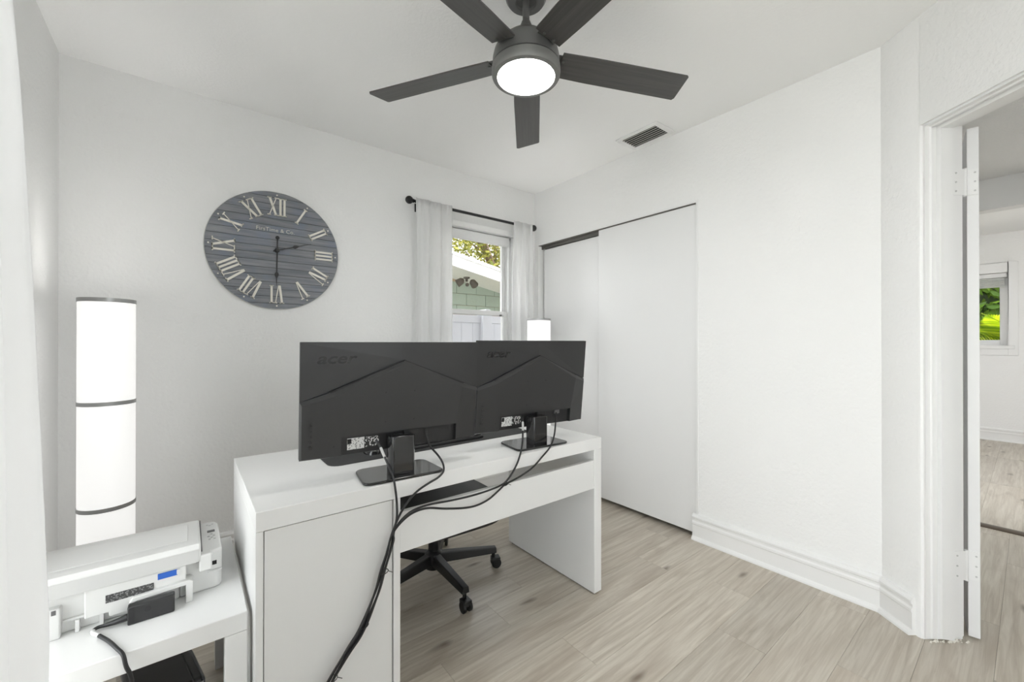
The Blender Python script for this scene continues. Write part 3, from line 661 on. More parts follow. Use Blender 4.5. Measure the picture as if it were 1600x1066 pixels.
# ------------------------------------------------------------------ monitors
def monitor(loc, rz, tilt, label, scx=1.0, scz=1.0, zb=0.815, joy=True):
    """origin: foot of the stand on the desk; panel plane y=0 at its lower edge"""
    t = thing('computer_monitor', label, 'monitor', loc, rz, 'pair of black monitors on the desk')
    ct_, st_ = math.cos(tilt), math.sin(tilt); zo = zb-loc[2]
    W2, HH = 0.306*scx, 0.366*scz
    def T(p):   # p.x across, p.y depth toward the viewer (back), p.z up the panel
        return Vector((p.x*scx, -p.y*ct_-p.z*scz*st_, zo+p.z*scz*ct_-p.y*st_))
    X, Z = 0.306, 0.366
    # front panel slab
    MB().box(-X, X, -.014, 0.0, 0, Z).xf(T).build('front_panel', 'blk', t, bevel=0.002)
    MB().box(-X+.006, X-.006, -.0148, -.0135, 0.018, Z-.006).xf(T).build('screen', 'gloss', t, smooth=0)
    # rear shell: facets. points (x, depth, z)
    ap = (0.014, .010, .306); cl_ = (-X, .004, .182); cr_ = (X, .004, .196)
    tl = (-X, .002, Z); tr = (X, .002, Z); rg = (0.005, .005, Z)
    sh = MB()
    sh.add([tl, rg, ap, cl_, tr, cr_, (-X,0,Z),(X,0,Z),(-X,0,.182),(X,0,.196),(0.005,0,Z)],
           [(0,1,2,3),(1,4,5,2),(0,3,8,6),(4,7,9,5),(0,6,10,1),(1,10,7,4)])
    sh.xf(T).build('upper_shell', 'blk', t, smooth=0, recalc=True)
    # lower body: proud plate with a stepped top edge following the chevron, open recess at the bottom
    d = .021; rx0, rx1, rz_ = -.188, .216, .064
    lowT = [(-X,.182),(-.223,.208),(0.014,.304),(0.245,.212),(X,.192)]
    dep = [.005, .0125, .021, .0125, .005]
    b = MB(); k = 0
    def q(*pts): b.add(pts, [tuple(range(len(pts)))])
    tops = [(x, dp, z) for (x, z), dp in zip(lowT, dep)]
    inn = [(-X+.03, d, .19-.012), (-.213, d, .196), (0.019, d, .292), (0.238, d, .200), (X-.03, d, .188)]
    inn = [(-X+.005, d*.55, .172), (-.214, d, .196), (0.018, d, .293), (0.238, d, .200), (X-.005, d*.55, .182)]
    for i in range(4): q(tops[i], tops[i+1], inn[i+1], inn[i])
    # step faces down to the shell
    for i in range(4): q((tops[i][0],0,tops[i][2]), (tops[i+1][0],0,tops[i+1][2]), tops[i+1], tops[i])
    # outer flanks
    BLc, BRc = (-X, .004, 0), (X, .004, 0); bl, brr = (-X+.005, d*.55, .004), (X-.005, d*.55, .004)
    q(tops[0], inn[0], bl, BLc); q(inn[4], tops[4], BRc, brr)
    q((-X,0,.182), tops[0], BLc, (-X,0,0)); q(tops[4], (X,0,.196), (X,0,0), BRc)
    # main face, left and right of the recess and above it
    r1, r2 = (rx0, d, .004), (rx1, d, .004); r3, r4 = (rx0, d, rz_), (rx1, d, rz_)
    q(inn[0], inn[1], r3, r1, bl); q(inn[3], inn[4], brr, r2, r4); q(inn[1], inn[2], inn[3], r4, r3)
    # bottoms
    q(bl, r1, (rx0,0,0), (-X,0,0), BLc); q(r2, brr, BRc, (X,0,0), (rx1,0,0))
    # recess walls
    q(r3, r1, (rx0,.002,0), (rx0,.002,rz_)); q(r4, r2, (rx1,.002,0), (rx1,.002,rz_)); q(r3, r4, (rx1,.002,rz_), (rx0,.002,rz_))
    low = b.xf(T).build('rear_shell', 'blk', t, smooth=0)
    rc = MB().add([(rx0,.0022,0),(rx1,.0022,0),(rx1,.0022,rz_),(rx0,.0022,rz_)], [(0,1,2,3)])
    rc.xf(T).build('port_recess', 'blk2', t, smooth=0)
    # dark strip along the chevron, painted as the shade of a groove
    gv = MB()
    gv.add([(-.226,.0128,.2095),(.014,.0165,.3075),(.014,.0185,.3045),(-.218,.0150,.2080)], [(0,1,2,3)])
    gv.add([(.250,.0128,.2135),(.014,.0165,.3075),(.014,.0185,.3045),(.242,.0150,.2120)], [(0,1,2,3)])
    gv.xf(T).build('chevron_shade', 'dark', t, smooth=0)
    # rating sticker in two tones
    for (x0, x1, z0, z1, m_) in ((-.166,-.112,.014,.052,'stick1'), (-.111,-.064,.017,.050,'stick2')):
        MB().box(x0, x1, .0024, .0032, z0, z1).xf(T).build('sticker', m_, t, smooth=0)
    MB().box(-.1655,-.153,.0032,.0036,.034,.050).xf(T).build('sticker_mark', 'dark', t, smooth=0)
    # buttons, screws
    for i in range(5):
        o = MB().lathe([(0.0042 if i < 4 else .006,0),(0.0042 if i < 4 else .006,0.0022)], 12).xf(lambda p: T(Vector((p.x-.277, .0195+p.z, p.y+.112-.0175*i)))).build('button', 'blk2', t)
    for (x, z) in ((-.05,.20),(.05,.20),(-.05,.10),(.05,.10),(-.211,.038)):
        MB().lathe([(0.0035,0),(0.0035,0.001)], 10).xf(lambda p: T(Vector((p.x+x, d+p.z-.0002, p.y+z)))).build('screw', 'blk2', t)
    # brand lettering, embossed
    tm = textmesh('brand_lettering', 'acer', 0.058, 0.0012, 'gloss', shear=0.25, spacing=1.0, offset=0.0011)
    o = linkmesh('brand_lettering', tm, t)
    P = T(Vector((-.205, .0062, .3145)))
    o.location = P; o.rotation_euler = (PI/2+tilt, 0, 0); o.scale = (1.12*scx, 0.82, 1)
    # ports and stand
    MB().box(.02,.07,.003,.014,.040,.062).xf(T).build('port', 'blk2', t, bevel=0.001)
    y0 = -.062
    MB().prism([(-.041,-.062),(-.034,-.072),(.034,-.072),(.041,-.062),(.041,-.018),(-.041,-.018)], 'z', 0.008, zo+.052).build('stand_neck', 'gloss', t, bevel=0.003)
    MB().box(-.035,.035,-.020,-.001,zo+.012,zo+.050).build('neck_joint', 'blk2', t)
    bs = []
    for (cx_, cy_, r_, a0) in ((.098,.040,.03,0),(-.098,.040,.03,90),(-.112,-.078,.024,180),(.112,-.078,.024,270)):
        for k in range(5):
            a = math.radians(a0+90*k/4); bs.append((cx_+r_*math.cos(a), cy_+r_*math.sin(a)))
    MB().prism(bs, 'z', 0, .009).build('stand_base', 'gloss', t, bevel=0.003)
    return t
TOPZ = DZ
monitor((0.572, 1.373, TOPZ), -.069, .082, 'black computer monitor on the left, overlapping the other one')
monitor((1.206, 1.390, TOPZ), -.080, .107, 'black computer monitor on the right, in front of the closet door', 0.965, 1.045, 0.806)

# things on the desk behind the monitors
mt_ = []
for (cx_, cy_, a0) in ((1.315,1.86,0),(0.44,1.86,90),(0.44,1.60,180),(1.315,1.60,270)):
    for k in range(6):
        a = math.radians(a0+90*k/5); mt_.append((cx_-.77+.04*math.cos(a), cy_-1.73+.04*math.sin(a)))
tag(MB().prism(mt_, 'z', 0, .003).build('desk_mat', 'matblk', loc=(.77,1.73,DZ), bevel=0.001), 'long black desk mat lying behind the monitors', 'desk mat')
kbd = thing('keyboard', 'low black computer keyboard on the desk mat', 'keyboard', (0.88, 1.655, DZ+.003))
MB().prism([(-.065,0),(.065,0),(.065,.022),(-.065,.012)], 'x', -.205, .205).build('case', 'blk', kbd, bevel=0.003)
kk = MB().box(-.0075,.0075,-.0075,.0075,0,.005).mesh('key', 'blk2', 0)
for r in range(5):
    for c in range(21):
        linkmesh('key', kk, kbd, (-.19+.019*c, -.046+.0225*r, .0125+.0017*(r+.6)), (math.radians(4.4),0,0))
ms = thing('computer_mouse', 'small black mouse on the desk mat below the left monitor', 'mouse', (0.585, 1.66, DZ+.003))
b = MB().ball((0,0,0), 1, 20, 12, (.031,.05,.030)); b.v = [(x, y, max(z, 0)) for x, y, z in b.v]
b.build('body', 'gloss', ms)
MB().tube([(-.003,.028,.0255),(.003,.028,.0255)], 0.006, 12).build('wheel', 'grey', ms)

# ------------------------------------------------------------------ monitor cables
def back(p, Y): return (p[0]*Y/1.245, Y, 1.18+(p[2]-1.18)*Y/1.245)
def cable(name, pts, r, label, cat='cable', group=None, extra=None, m='rubber'):
    t = thing(name, label, cat, pts[-1], group=group); o_ = Vector(pts[-1])
    MB().tube([p-o_ for p in spline(pts)], r, 8).build('cord', m, t)
    return t, o_
def pts(lst, y=1.245): return [(x, y, z) for x, z in lst]
C1 = pts([(.453,.880),(.465,.858),(.477,.829),(.492,.794),(.506,.758),(.514,.715),(.519,.664),(.517,.614)])
C2 = pts([(.618,.892),(.623,.863),(.634,.834),(.663,.799),(.682,.768),(.685,.741),(.665,.723),(.63,.711),(.588,.693),(.553,.664),(.527,.629),(.512,.597)])
C3 = pts([(1.034,.887),(1.037,.859),(1.037,.814),(1.031,.764),(1.011,.712),(.98,.671),(.945,.644),(.892,.634),(.807,.63),(.715,.633),(.63,.639),(.573,.634),(.536,.615),(.51,.586)])
C4 = pts([(1.22,.891),(1.217,.843),(1.209,.79),(1.187,.745),(1.14,.71),(1.088,.676),(1.021,.653),(.952,.638),(.921,.623),(.874,.60),(.821,.59),(.767,.594),(.69,.611),(.625,.629),(.575,.627),(.536,.609),(.508,.582)])
Bd = [(.502,.564),(.488,.516),(.473,.474),(.458,.424),(.44,.382),(.422,.345),(.40,.309),(.372,.278),(.345,.244),(.319,.209),(.28,.150),(.235,.080),(.19,.030),(.13,.006)]
def bundle(dx, dy, dz):
    out = []
    for i, (x, z) in enumerate(Bd):
        s_ = math.sin(i*0.9+dx*900)
        out.append((x+dx+.002*s_, 1.247+dy+(-.0 if z > .05 else -.03), max(z+dz, .006)))
    return out
def start(c, ys):
    c = list(c)
    for i, Y in enumerate(ys): c[i] = back(c[i], Y)
    return c
GR = 'black cables from the monitors to the floor'
c1, o1 = cable('monitor_cable', start(C1, (1.352,1.330,1.300,1.272,1.255))+bundle(0,.006,0), .0036, 'black cable with white sleeve leaving the left monitor beside its sticker', group=GR)
c2, o2 = cable('monitor_cable', start(C2, (1.352,1.335,1.310,1.285,1.268,1.255))+bundle(.006,-.002,0), .0036, 'black cable looping right of the left monitor stand', group=GR)
c3, o3 = cable('monitor_cable', start(C3, (1.358,1.325,1.290,1.262,1.250))+bundle(-.004,-.004,.004), .0036, 'black cable with white sleeve left of the right monitor stand', group=GR)
c4, o4 = cable('monitor_cable', start(C4, (1.372,1.335,1.300,1.270,1.250))+bundle(.003,-.008,-.004), .0036, 'black cable with grey plug right of the right monitor stand', group=GR)
M['sleeve'] = mat('cable_sleeve_white', (0.55, 0.55, 0.54, 1), 0.5)
def seg(pts_, a, b): 
    s_ = spline(pts_); return s_[a:b]
S1 = spline(start(C1, (1.352,1.330,1.300,1.272,1.255)))
MB().tube([p-o1 for p in S1[7:14]], .0046, 8).build('sleeve', 'sleeve', c1)
S3 = spline(start(C3, (1.358,1.325,1.290,1.262,1.250)))
MB().tube([p-o3 for p in S3[5:11]], .0046, 8).build('sleeve', 'sleeve', c3)
S4 = spline(start(C4, (1.372,1.335,1.300,1.270,1.250)))
p4 = S4[0]-o4
MB().box(p4.x-.014, p4.x+.014, p4.y-.008, p4.y+.012, p4.z-.012, p4.z+.026).build('plug', 'grey', c4, bevel=0.003)
for i, (dx, lab) in enumerate((((.475,.470),'black cable tie around the cable bundle, just under the modesty panel'), ((.414,.330),'black cable tie halfway down the cable bundle'), ((.325,.216),'black cable tie lowest on the cable bundle'), ((.944,.640),'black cable tie joining the two right monitor cables'))):
    x, z = dx; n_ = Vector((.35, 0, 1)).normalized()
    tt = thing('cable_tie', lab, 'cable tie', (x+.002, 1.243, z))
    ring = MB(); ring.tube([Vector((.0125*math.cos(a), .0125*math.sin(a), .003*math.cos(a))) for a in [2*PI*k/12 for k in range(13)]], .0013, 6)
    ring.build('loop', 'rubber', tt)
    MB().tube([(.012,-.003,0),(.024,-.008,-.006)] if i != 1 else [(-.012,-.004,0),(-.022,-.010,-.008),(-.026,-.010,-.022)], .001, 6).build('tail', 'rubber', tt)

# ------------------------------------------------------------------ swivel chair
chr_ = thing('office_chair', 'black swivel office chair pushed under the desk', 'chair', (0.968, 1.862, 0), math.radians(-92))
MB().lathe([(0.022,0.045),(0.040,0.055),(0.045,0.075),(0.043,0.125),(0.034,0.135),(0.026,0.14),(0.026,0.26),(0.020,0.262),(0.020,0.36)], 28).build('column', 'chair', chr_)
for k in range(5):
    a = 2*PI*k/5
    lg = MB()
    v = []
    for (r_, w_, z0, z1) in ((.03,.024,.078,.128),(.18,.021,.078,.118),(.325,.019,.078,.106)):
        v += [(r_,-w_,z0),(r_,w_,z0),(r_,w_*.8,z1),(r_,-w_*.8,z1)]
    lg.add(v, [(0,1,2,3),(8,9,10,11)]+[(i*4+j, i*4+(j+1) % 4, (i+1)*4+(j+1) % 4, (i+1)*4+j) for i in (0,1) for j in range(4)])
    o = lg.build('leg', 'chair', chr_, smooth=0, bevel=0.004); o.rotation_euler = (0,0,a)
    cs_ = MB().tube([(.312,0,.080),(.312,0,.052)], .009, 10)
    for sy in (-1, 1):
        cs_.tube([(.325,sy*.008,.025),(.325,sy*.022,.025)], .025, 18)
    cs_.box(.300,.345,-.020,.020,.030,.054)
    cs_.build('caster', 'chair', o, bevel=0.003)
def pad(x0, x1, y0, y1, z0, z1, n=14, round_=.09, sag=.03):
    b = MB(); vs = []; fs = []
    def sup(a, e=0.45):
        c, s_ = math.cos(a), math.sin(a); return (math.copysign(abs(c)**e, c), math.copysign(abs(s_)**e, s_))
    prof_ = [(0.0,0.0),(.55,0.02),(.88,.14),(1.0,.45),(.985,.8),(.9,1.0),(.5,.98),(0.0,.94)]
    seg_ = 40
    for (r_, zz_) in prof_:
        for k in range(seg_):
            cx_, cy_ = sup(2*PI*k/seg_)
            vs.append(((x0+x1)/2+cx_*r_*(x1-x0)/2, (y0+y1)/2+cy_*r_*(y1-y0)/2, z0+(z1-z0)*zz_))
    for i in range(len(prof_)-1):
        for k in range(seg_):
            k2 = (k+1) % seg_; fs.append((i*seg_+k, i*seg_+k2, (i+1)*seg_+k2, (i+1)*seg_+k))
    return b.add(vs, fs)
pad(-.14,.38,-.245,.245,.340,.455).build('seat', 'seat', chr_, smooth=60)
MB().box(-.09,.12,-.06,.06,.300,.335).build('seat_plate', 'chair', chr_, bevel=0.004)
MB().tube([(-.02,.05,.338),(-.02,.26,.345)], .006, 8).build('lever', 'chair', chr_)
b = MB().tube(spline([(-.05,0,.335),(-.19,0,.34),(-.235,0,.40),(-.245,0,.62)]), .014, 10)
b.build('back_bar', 'chair', chr_)
b = pad(-.23,.23,-.20,.20,0,.05); b.xf(lambda p: Vector((-.215-.12*(p.x/.23)**2*.4-p.z, p.x, .75+p.y))).build('backrest', 'seat', chr_, smooth=60)

# ------------------------------------------------------------------ side table with printer
TX0, TX1, TY0, TY1, TZ = -.422, .128, 1.322, 1.872, 0.45
tb = thing('side_table', 'square white side table under the printer', 'table', ((TX0+TX1)/2, (TY0+TY1)/2, 0))
MB().box(-.275,.275,-.275,.275,.40,.45).build('tabletop', 'tablew', tb, bevel=0.002)
for sx in (-1,1):
    for sy in (-1,1):
        MB().box(min(sx*.275,sx*.225),max(sx*.275,sx*.225),min(sy*.275,sy*.225),max(sy*.275,sy*.225),0,.3995).build('leg', 'tablew', tb, bevel=0.002)

pr = thing('printer', 'white inkjet printer on the side table, its back facing out', 'printer', (0, 0, TZ))
PX0, PX1, PY0, PY1 = -.345, .082, 1.478, 1.780
z = lambda v: v-TZ
# lower body
bd = MB().prism([(PY0+.028,0),(PY1,0),(PY1,.088),(PY1-.02,.098),(PY0+.03,.098),(PY0+.024,.09)], 'x', PX0, PX1-.10)
bd.build('body', 'print', pr, bevel=0.004)
# right-hand control column with rounded outer corner
cc = [(PX1-.10,PY0+.030),(PX1-.018,PY0+.030),(PX1-.006,PY0+.036),(PX1,PY0+.048),(PX1,PY1-.03),(PX1-.008,PY1-.008),(PX1-.03,PY1),(PX1-.10,PY1)]
c_ = MB().prism(cc, 'z', 0, .112)
c_.v = [(x, y, zz_ if zz_ == 0 else zz_-.008*max(0, (y-PY0-.05)/.25)) for x, y, zz_ in c_.v]
c_.build('control_column', 'print', pr, bevel=0.006, seg=3)
MB().box(PX1-.036, PX1-.001, PY0+.026, PY0+.0305, .052, .056).build('column_seam', 'print2', pr)
# raised back cover with the rating label
bc = MB().prism([(-.205,.030),(-.160,.030),(-.160,.018),(-.108,.018),(-.108,.045),(PX1-.085,.056),(PX1-.085,.100),(-.205,.100)], 'y', PY0+.004, PY0+.03)
bc.build('rear_cover', 'print', pr, bevel=0.003)
ad_h = MB().prism([(-.120,.046),(-.112,.056),(.004,.062),(.012,.056),(.012,.0),(-.004,.0),(-.004,.050),(-.120,.044)], 'y', PY0-.010, PY0+.03)
ad_h.build('adapter_hood', 'print', pr, bevel=0.002)
MB().box(-.166,-.072,PY0+.0022,PY0+.0042,.056,.076).xf(lambda p: Vector((p.x, p.y, p.z+.02*(p.x+.166)*.0))).build('rating_label', 'stick3', pr, smooth=0)
MB().box(-.064,-.022,PY0+.0016,PY0+.0042,.080,.096).build('blue_tape', 'blue', pr, smooth=0, bevel=0.0006)
MB().box(-.024,-.017,PY0+.0014,PY0+.0042,.082,.095).build('tape_end', 'label', pr, smooth=0)
# left rear corner with vents
MB().box(-.345,-.246,PY0+.004,PY0+.03,0,.075).build('corner_block', 'print', pr, bevel=0.003)
for i in range(3):
    MB().box(-.287+.013*i,-.279+.013*i,PY0+.0028,PY0+.0048,.062,.073).build('vent_slot', 'grey', pr)
MB().box(-.244,-.206,PY0+.018,PY0+.029,.030,.036).build('rib', 'print', pr, bevel=0.001)
MB().box(-.222,-.214,PY0+.012,PY0+.029,0,.030).build('rib', 'print', pr, bevel=0.001)
MB().box(-.178,-.170,PY0+.012,PY0+.029,0,.028).build('rib', 'print', pr, bevel=0.001)
# scanner lid: slab slightly raised at the back, bevelled
lx0, lx1 = PX0+.002, PX1-.052
ld = MB()
yb_, yf_ = PY0-.002, PY1-.002
lid_prof = [(yb_,.101),(yb_,.140),(yb_+.010,.151),(yb_+.05,.150),(yb_+.06,.146),(yf_-.05,.132),(yf_,.119),(yf_,.099),(yb_+.02,.099)]
ld.prism(lid_prof, 'x', lx0, lx1)
lid = ld.build('scanner_lid', 'print', pr, bevel=0.005, seg=3)
MB().prism([(yb_-.0012,.103),(yb_-.0012,.138),(yb_+.001,.138),(yb_+.001,.103)], 'x', lx0+.006, lx1-.006).build('lid_edge', 'print2', lid)
inset = MB().prism([(yb_+.066,.1440),(yf_-.075,.1320),(yf_-.075,.1355),(yb_+.066,.1464)], 'x', lx0+.03, lx1-.03)
inset.build('lid_inset', 'print', lid, bevel=0.0008)
MB().box(lx1+.001, lx1+.004, yb_+.03, yf_-.005, .090, .1165).build('lid_gap', 'grey', pr)
# hinge arm at the right rear
MB().box(lx1-.004, lx1+.026, PY0+.000, PY0+.03, .070, .118).build('lid_hinge', 'print', pr, bevel=0.004)
MB().box(lx1-.012, lx1-.004, PY0+.004, PY0+.028, .098, .125).build('lid_hinge_pin', 'grey', pr, bevel=0.002)
MB().box(PX1-.034, PX1-.014, PY0+.0275, PY0+.0305, .070, .081).build('usb_port', 'dark', pr)
# control panel display and keys (sloped top of the column)
def ontop(y): return .112-.008*max(0, (y-PY0-.05)/.25)
def pan(name, x0, x1, y0, y1, m_):
    MB().add([(x0,y0,ontop(y0)+.0004),(x1,y0,ontop(y0)+.0004),(x1,y1,ontop(y1)+.0004),(x0,y1,ontop(y1)+.0004),
              (x0,y0,ontop(y0)+.0014),(x1,y0,ontop(y0)+.0014),(x1,y1,ontop(y1)+.0014),(x0,y1,ontop(y1)+.0014)],
             [(0,3,2,1),(4,5,6,7),(0,1,5,4),(1,2,6,5),(2,3,7,6),(3,0,4,7)]).build(name, m_, pr, smooth=0)
pan('display', PX1-.032, PX1-.012, 1.668, 1.686, 'grey')
for (x, y) in ((.058,1.735),(.066,1.745),(.052,1.745),(.060,1.650),(.052,1.632),(.066,1.632),(.060,1.618),(.054,1.605),(.067,1.603)):
    pan('key', x-.0028, x+.0028, y-.003, y+.003, 'print2')
# power adapter with its cord
ad = thing('power_adapter', 'black power adapter brick behind the printer', 'power adapter', (-.0735, 1.452, TZ))
MB().box(-.048,.046,-.012,.012,.0005,.047).build('brick', 'blk', ad, bevel=0.003)
MB().box(-.046,-.034,-.0128,-.0115,.006,.042).build('grip', 'blk2', ad)
MB().lathe([(0.007,0),(0.007,.0006)], 20).xf(lambda p: Vector((p.x-.008, -.012-p.z, p.y+.030))).build('emblem', 'blk2', ad)
cp = [(-.121,1.452,.018),(-.137,1.454,.015),(-.158,1.462,.010),(-.178,1.468,.007),(-.186,1.460,.006),(-.183,1.447,.006),(-.171,1.427,.006),(-.149,1.385,.006),(-.130,1.338,.007),(-.118,1.316,.000),(-.112,1.309,-.025),(-.104,1.309,-.052),(-.102,1.312,-.09),(-.108,1.33,-.20),(-.12,1.36,-.36),(-.15,1.42,-.443),(-.2,1.5,-.4445)]
sp_ = spline([(x+.0735, y-1.452, zz_) for x, y, zz_ in cp])
MB().tube(sp_, .0042, 10).build('cord', 'rubber', ad)
MB().tube(sp_[:16], [.009-.0045*i/15 for i in range(16)], 10).build('strain_relief', 'rubber', ad)
MB().tube(sp_[24:37], .0047, 10).build('cord_label', 'label', ad)

# black box under the table
bx = thing('backup_battery', 'black box-shaped power unit on the floor under the side table', 'power unit', (-.065, 1.575, 0), math.radians(10.5))
MB().box(-.078,.080,-.155,.155,0,.245).build('case', 'gloss', bx, bevel=0.012, seg=3)
MB().box(.050,.053,-.156,.156,.05,.246).build('seam', 'dark', bx)
MB().box(.040,.074,-.158,-.154,.222,.236).build('badge', 'steel', bx, bevel=0.003)

# ------------------------------------------------------------------ outside
struct(MB().box(XL-.8, XR+2.5, YB+.15, YB+.95, 2.36, 2.42).box(XL-.8, XR+2.5, YB+.92, YB+.95, 2.30, 2.52).build('shading_overhang', 'cream2', smooth=0), 'unseen roof overhang above the window, added to shade the fence')  # out of view, added to keep sky light off the fence
struct(MB().box(-14, 22, -10, 24, -0.4, -0.35).build('ground', 'bounce_ground', smooth=0), 'unseen ground outside the house, made pale to bounce daylight indoors')  # unseen, pale so that it reflects daylight up to the ceiling
M['dark_ground'] = mat('side_yard_dark_ground', rgb(126, 120, 98), 0.95, noise=(5, 0.25))
struct(MB().box(-14, 22, 2.9, 24, -0.352, -0.345).build('ground_side', 'dark_ground', smooth=0), 'unseen darker ground between the houses, added to cut bounced light')  # unseen patch added to weaken bounce onto the soffit and neighbour wall
fe = thing('vinyl_fence', 'white vinyl privacy fence outside the window', 'fence', (2.6, 3.75, -.35))
fb_ = MB().box(-.07,.07,-.012,.012,.1,1.80).mesh('board', 'vinyl', 0)
for i in range(25): linkmesh('board', fb_, fe, (-1.68+.142*i, 0, 0))
MB().box(-1.8,1.8,-.025,.025,1.74,1.82).build('rail', 'vinyl', fe, bevel=0.004)
MB().box(-1.8,1.8,-.025,.025,.05,.13).build('rail', 'vinyl', fe, bevel=0.004)
for px in (-1.65, -.03, 1.5):
    p_ = MB().box(px-.06,px+.06,-.06,.06,0,1.83).build('post', 'vinyl', fe, bevel=0.004)
    MB().prism([(px-.075,1.83),(px+.075,1.83),(px+.075,1.85),(px+.02,1.89),(px-.02,1.89),(px-.075,1.85)], 'y', -.075, .075).build('cap', 'vinyl', p_, bevel=0.004)
hs_ = thing('neighbour_house', 'sage green block house with white roof edge beyond the fence', 'house', (3.9, 6.1, -.35))
MB().box(-3.0, 3.0, 0.02, 0.3, 0, 2.62).build('wall', 'cream2', hs_)
bm_ = MB().box(0.004,.396,-.01,.05,.004,.196).mesh('block', 'green', 0)
for r in range(13):
    for c in range(14):
        if 2 < c < 13 and r > 4: linkmesh('block', bm_, hs_, (-2.9+.4*c+(.2 if r % 2 else 0)-.2, 0, .2*r-.03))
MB().box(-3.0,3.0,-.03,.02,1.96,2.02).build('ledge', 'bark', hs_)
# sloping roof edge: soffit, fascia, roof
def rz0(x): return 2.62-.185*(x+1.05)      # underside of the fascia along x (falls to the right)
xs = (-3.0, 3.0)
MB().add([(x, y, zz_+dz) for x in xs for (y, zz_) in ((-1.1, rz0(x)), (0.3, 2.62+.02-.06*(x))) for dz in (0, .03)], [(0,2,6,4),(1,5,7,3),(0,4,5,1),(2,3,7,6),(0,1,3,2),(4,6,7,5)]).build('soffit', 'cream2', hs_, smooth=0)
MB().add([(x, y, rz0(x)+dz) for x in xs for y in (-1.14, -1.10) for dz in (-.02, .13)], [(0,2,6,4),(1,5,7,3),(0,4,5,1),(2,3,7,6),(0,1,3,2),(4,6,7,5)]).build('fascia', 'roof', hs_, smooth=0)
MB().add([(x, y, rz0(x)+dd_) for x in xs for y in (-1.18, 1.5) for dd_ in (.125, .165)], [(0,2,6,4),(1,5,7,3),(0,4,5,1),(2,3,7,6),(0,1,3,2),(4,6,7,5)]).build('roof', 'roof', hs_, smooth=0)
fl = thing('flood_light', 'bronze twin-head flood light under the neighbour roof edge', 'light', (3.42, 5.48, 2.20))
MB().lathe([(0.05,0),(0.05,-.02),(0.02,-.03),(0.02,-.07)], 16).build('mount', 'bronze', fl)
for sx in (-1, 1):
    b = MB().tube([(sx*.02,0,-.07),(sx*.07,-.03,-.06)], .014, 10).lathe([(0.02,0),(0.05,-.03),(0.062,-.11),(0.055,-.11),(0.02,-.04)], 18)
    b2 = MB().lathe([(0.022,0.0),(0.05,-.03),(0.062,-.12),(0.052,-.12),(0.02,-.04)], 18)
    rm = Matrix.Rotation(math.radians(35), 3, 'X') @ Matrix.Rotation(math.radians(-50*sx), 3, 'Y')
    b2.xf(lambda p: rm @ p+Vector((sx*.07,-.03,-.05))).build('lamp_head', 'bronze', fl)
MB().ball((0,-.02,-.12), .03).build('sensor', 'bronze', fl)

tr_ = thing('oak_tree', 'leafy yellow-green tree with grey branches behind the neighbour roof', 'tree', (8.3, 10.6, -.35))
rt = random.Random(5)
br_ = [[(0,0,0),(.1,0,1.6),(-.1,.05,2.9),(-.45,.1,3.6),(-.95,.0,4.3),(-1.5,.1,5.2)], [(-.1,.05,2.9),(-.6,-.3,3.2),(-1.4,-.5,3.45),(-2.4,-.4,3.7)], [(.1,0,2.0),(.5,.2,3.2),(.7,.1,4.6)],
       [(-.45,.1,3.6),(-.4,.3,4.4),(-.2,.3,5.2)], [(-.6,-.3,3.2),(-1.1,-.6,3.9),(-1.6,-.8,4.6)], [(-1.4,-.5,3.45),(-1.9,-.3,4.2)], [(-.95,0,4.3),(-1.7,-.2,4.5)], [(-.3,0,3.3),(-.75,-.4,2.95),(-1.5,-.6,3.0)]]
for i, pth in enumerate(br_):
    r0 = (.24,.075,.15,.09,.05,.04,.05,.04)[i]; sp2 = spline(pth, 5); n_ = len(sp2)
    MB().tube(sp2, [r0*(1-.65*k/(n_-1)) for k in range(n_)], 10).build('trunk' if i == 0 else 'branch', 'bark', tr_)
lf = MB(); cl_pts = []
for i in range(520):
    cl_pts.append((rt.uniform(-3.6,2.0), rt.uniform(-.9,1.8), rt.uniform(2.7,6.4)))
for c in cl_pts:
    for k in range(40):
        p = Vector(c)+Vector((rt.gauss(0,.22), rt.gauss(0,.22), rt.gauss(0,.18)))
        a = Vector((rt.uniform(-1,1), rt.uniform(-1,1), rt.uniform(-1,1))).normalized(); bb = a.orthogonal().normalized(); s_ = rt.uniform(.05,.11)
        lf.add([p-a*s_, p+bb*s_*.45, p+a*s_, p-bb*s_*.45], [(0,1,2,3)])
fo = lf.build('foliage', 'leaf', tr_, smooth=0, recalc=False); fo['kind'] = 'stuff'

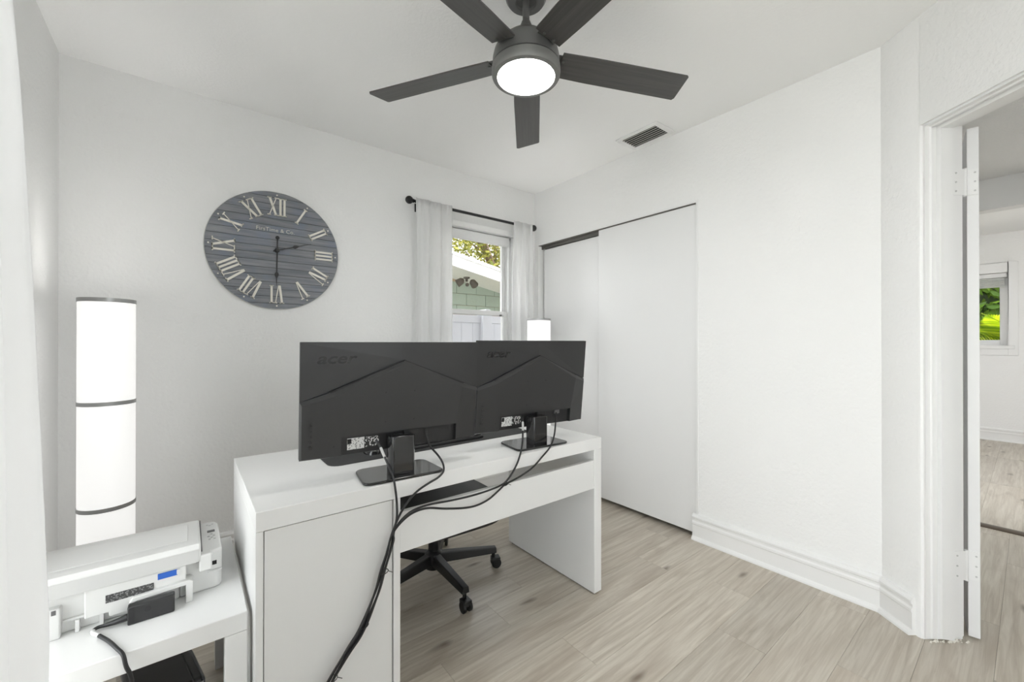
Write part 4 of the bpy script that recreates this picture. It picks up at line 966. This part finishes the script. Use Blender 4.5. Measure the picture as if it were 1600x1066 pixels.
def frond(parent, base, a, el, Lf, droop, m_, L0=.42):
    sp2 = []
    for k in range(13):
        u = k/12; rr_ = Lf*u*math.cos(el); zz_ = Lf*u*math.sin(el)-droop*u*u
        sp2.append(Vector(base)+Vector((rr_*math.cos(a), rr_*math.sin(a), zz_)))
    f_ = MB().tube(sp2, [.014*(1-.8*k/12) for k in range(13)], 6)
    for k in range(1, 12):
        for h_ in (0, .25, .5, .75):
            q0 = sp2[k].lerp(sp2[k+1], h_); t_ = (sp2[k+1]-sp2[k-1]).normalized()
            sd = t_.cross(Vector((0,0,1))).normalized()
            for sg in (-1, 1):
                L2 = L0*math.sin(PI*min(1, (k+h_)/13+.12)); dr = (sd*sg*.75+t_*.55+Vector((0,0,-.25 if sg > 0 else .18))).normalized()
                wv = t_*.012+Vector((0,0,.006))
                f_.add([q0-wv, q0+dr*L2*.5-wv*1.2+Vector((0,0,.01)), q0+dr*L2, q0+dr*L2*.5+wv*1.2+Vector((0,0,.01)), q0+wv], [(0,1,2,3,4)])
    f_.build('frond', m_, parent, smooth=0, recalc=False)
pl_ = thing('palm', 'bright yellow-green palm fronds outside the far window', 'palm', (8.95, -.45, -.35))
MB().tube([(0,0,0),(.03,0,.6),(0,.02,1.05)], [.12,.10,.08], 12).build('trunk', 'bark', pl_)
for i in range(22):
    a = math.radians(90+rt.uniform(-42, 42)) if i < 15 else rt.uniform(0, 6.28)
    frond(pl_, (rt.uniform(-.05,.25), 0, 1.0), a, rt.uniform(.35, 1.15), rt.uniform(1.3, 1.9), rt.uniform(.25, .8), 'palm' if i % 4 else 'palmdark', .50)
hd = thing('hedge', 'dark green hedge behind the palm', 'hedge', (11.0, .6, -.35))
hb_ = MB()
for i in range(6500):
    p = Vector((rt.uniform(-.3,.3), rt.uniform(-2.2,2.2), rt.uniform(.1,3.4)))
    a = Vector((rt.uniform(-1,1), rt.uniform(-1,1), rt.uniform(-1,1))).normalized(); bb = a.orthogonal().normalized(); s_ = rt.uniform(.06,.14)
    hb_.add([p-a*s_, p+bb*s_*.5, p+a*s_, p-bb*s_*.5], [(0,1,2,3)])
ho = hb_.build('foliage', 'palmdark', hd, smooth=0, recalc=False); ho['kind'] = 'stuff'
MB().box(.05,.12,-2.0,2.0,0,3.2).build('core', mat('hedge_inner', rgb(44, 58, 26), 0.9, noise=(20, 0.4)), hd)
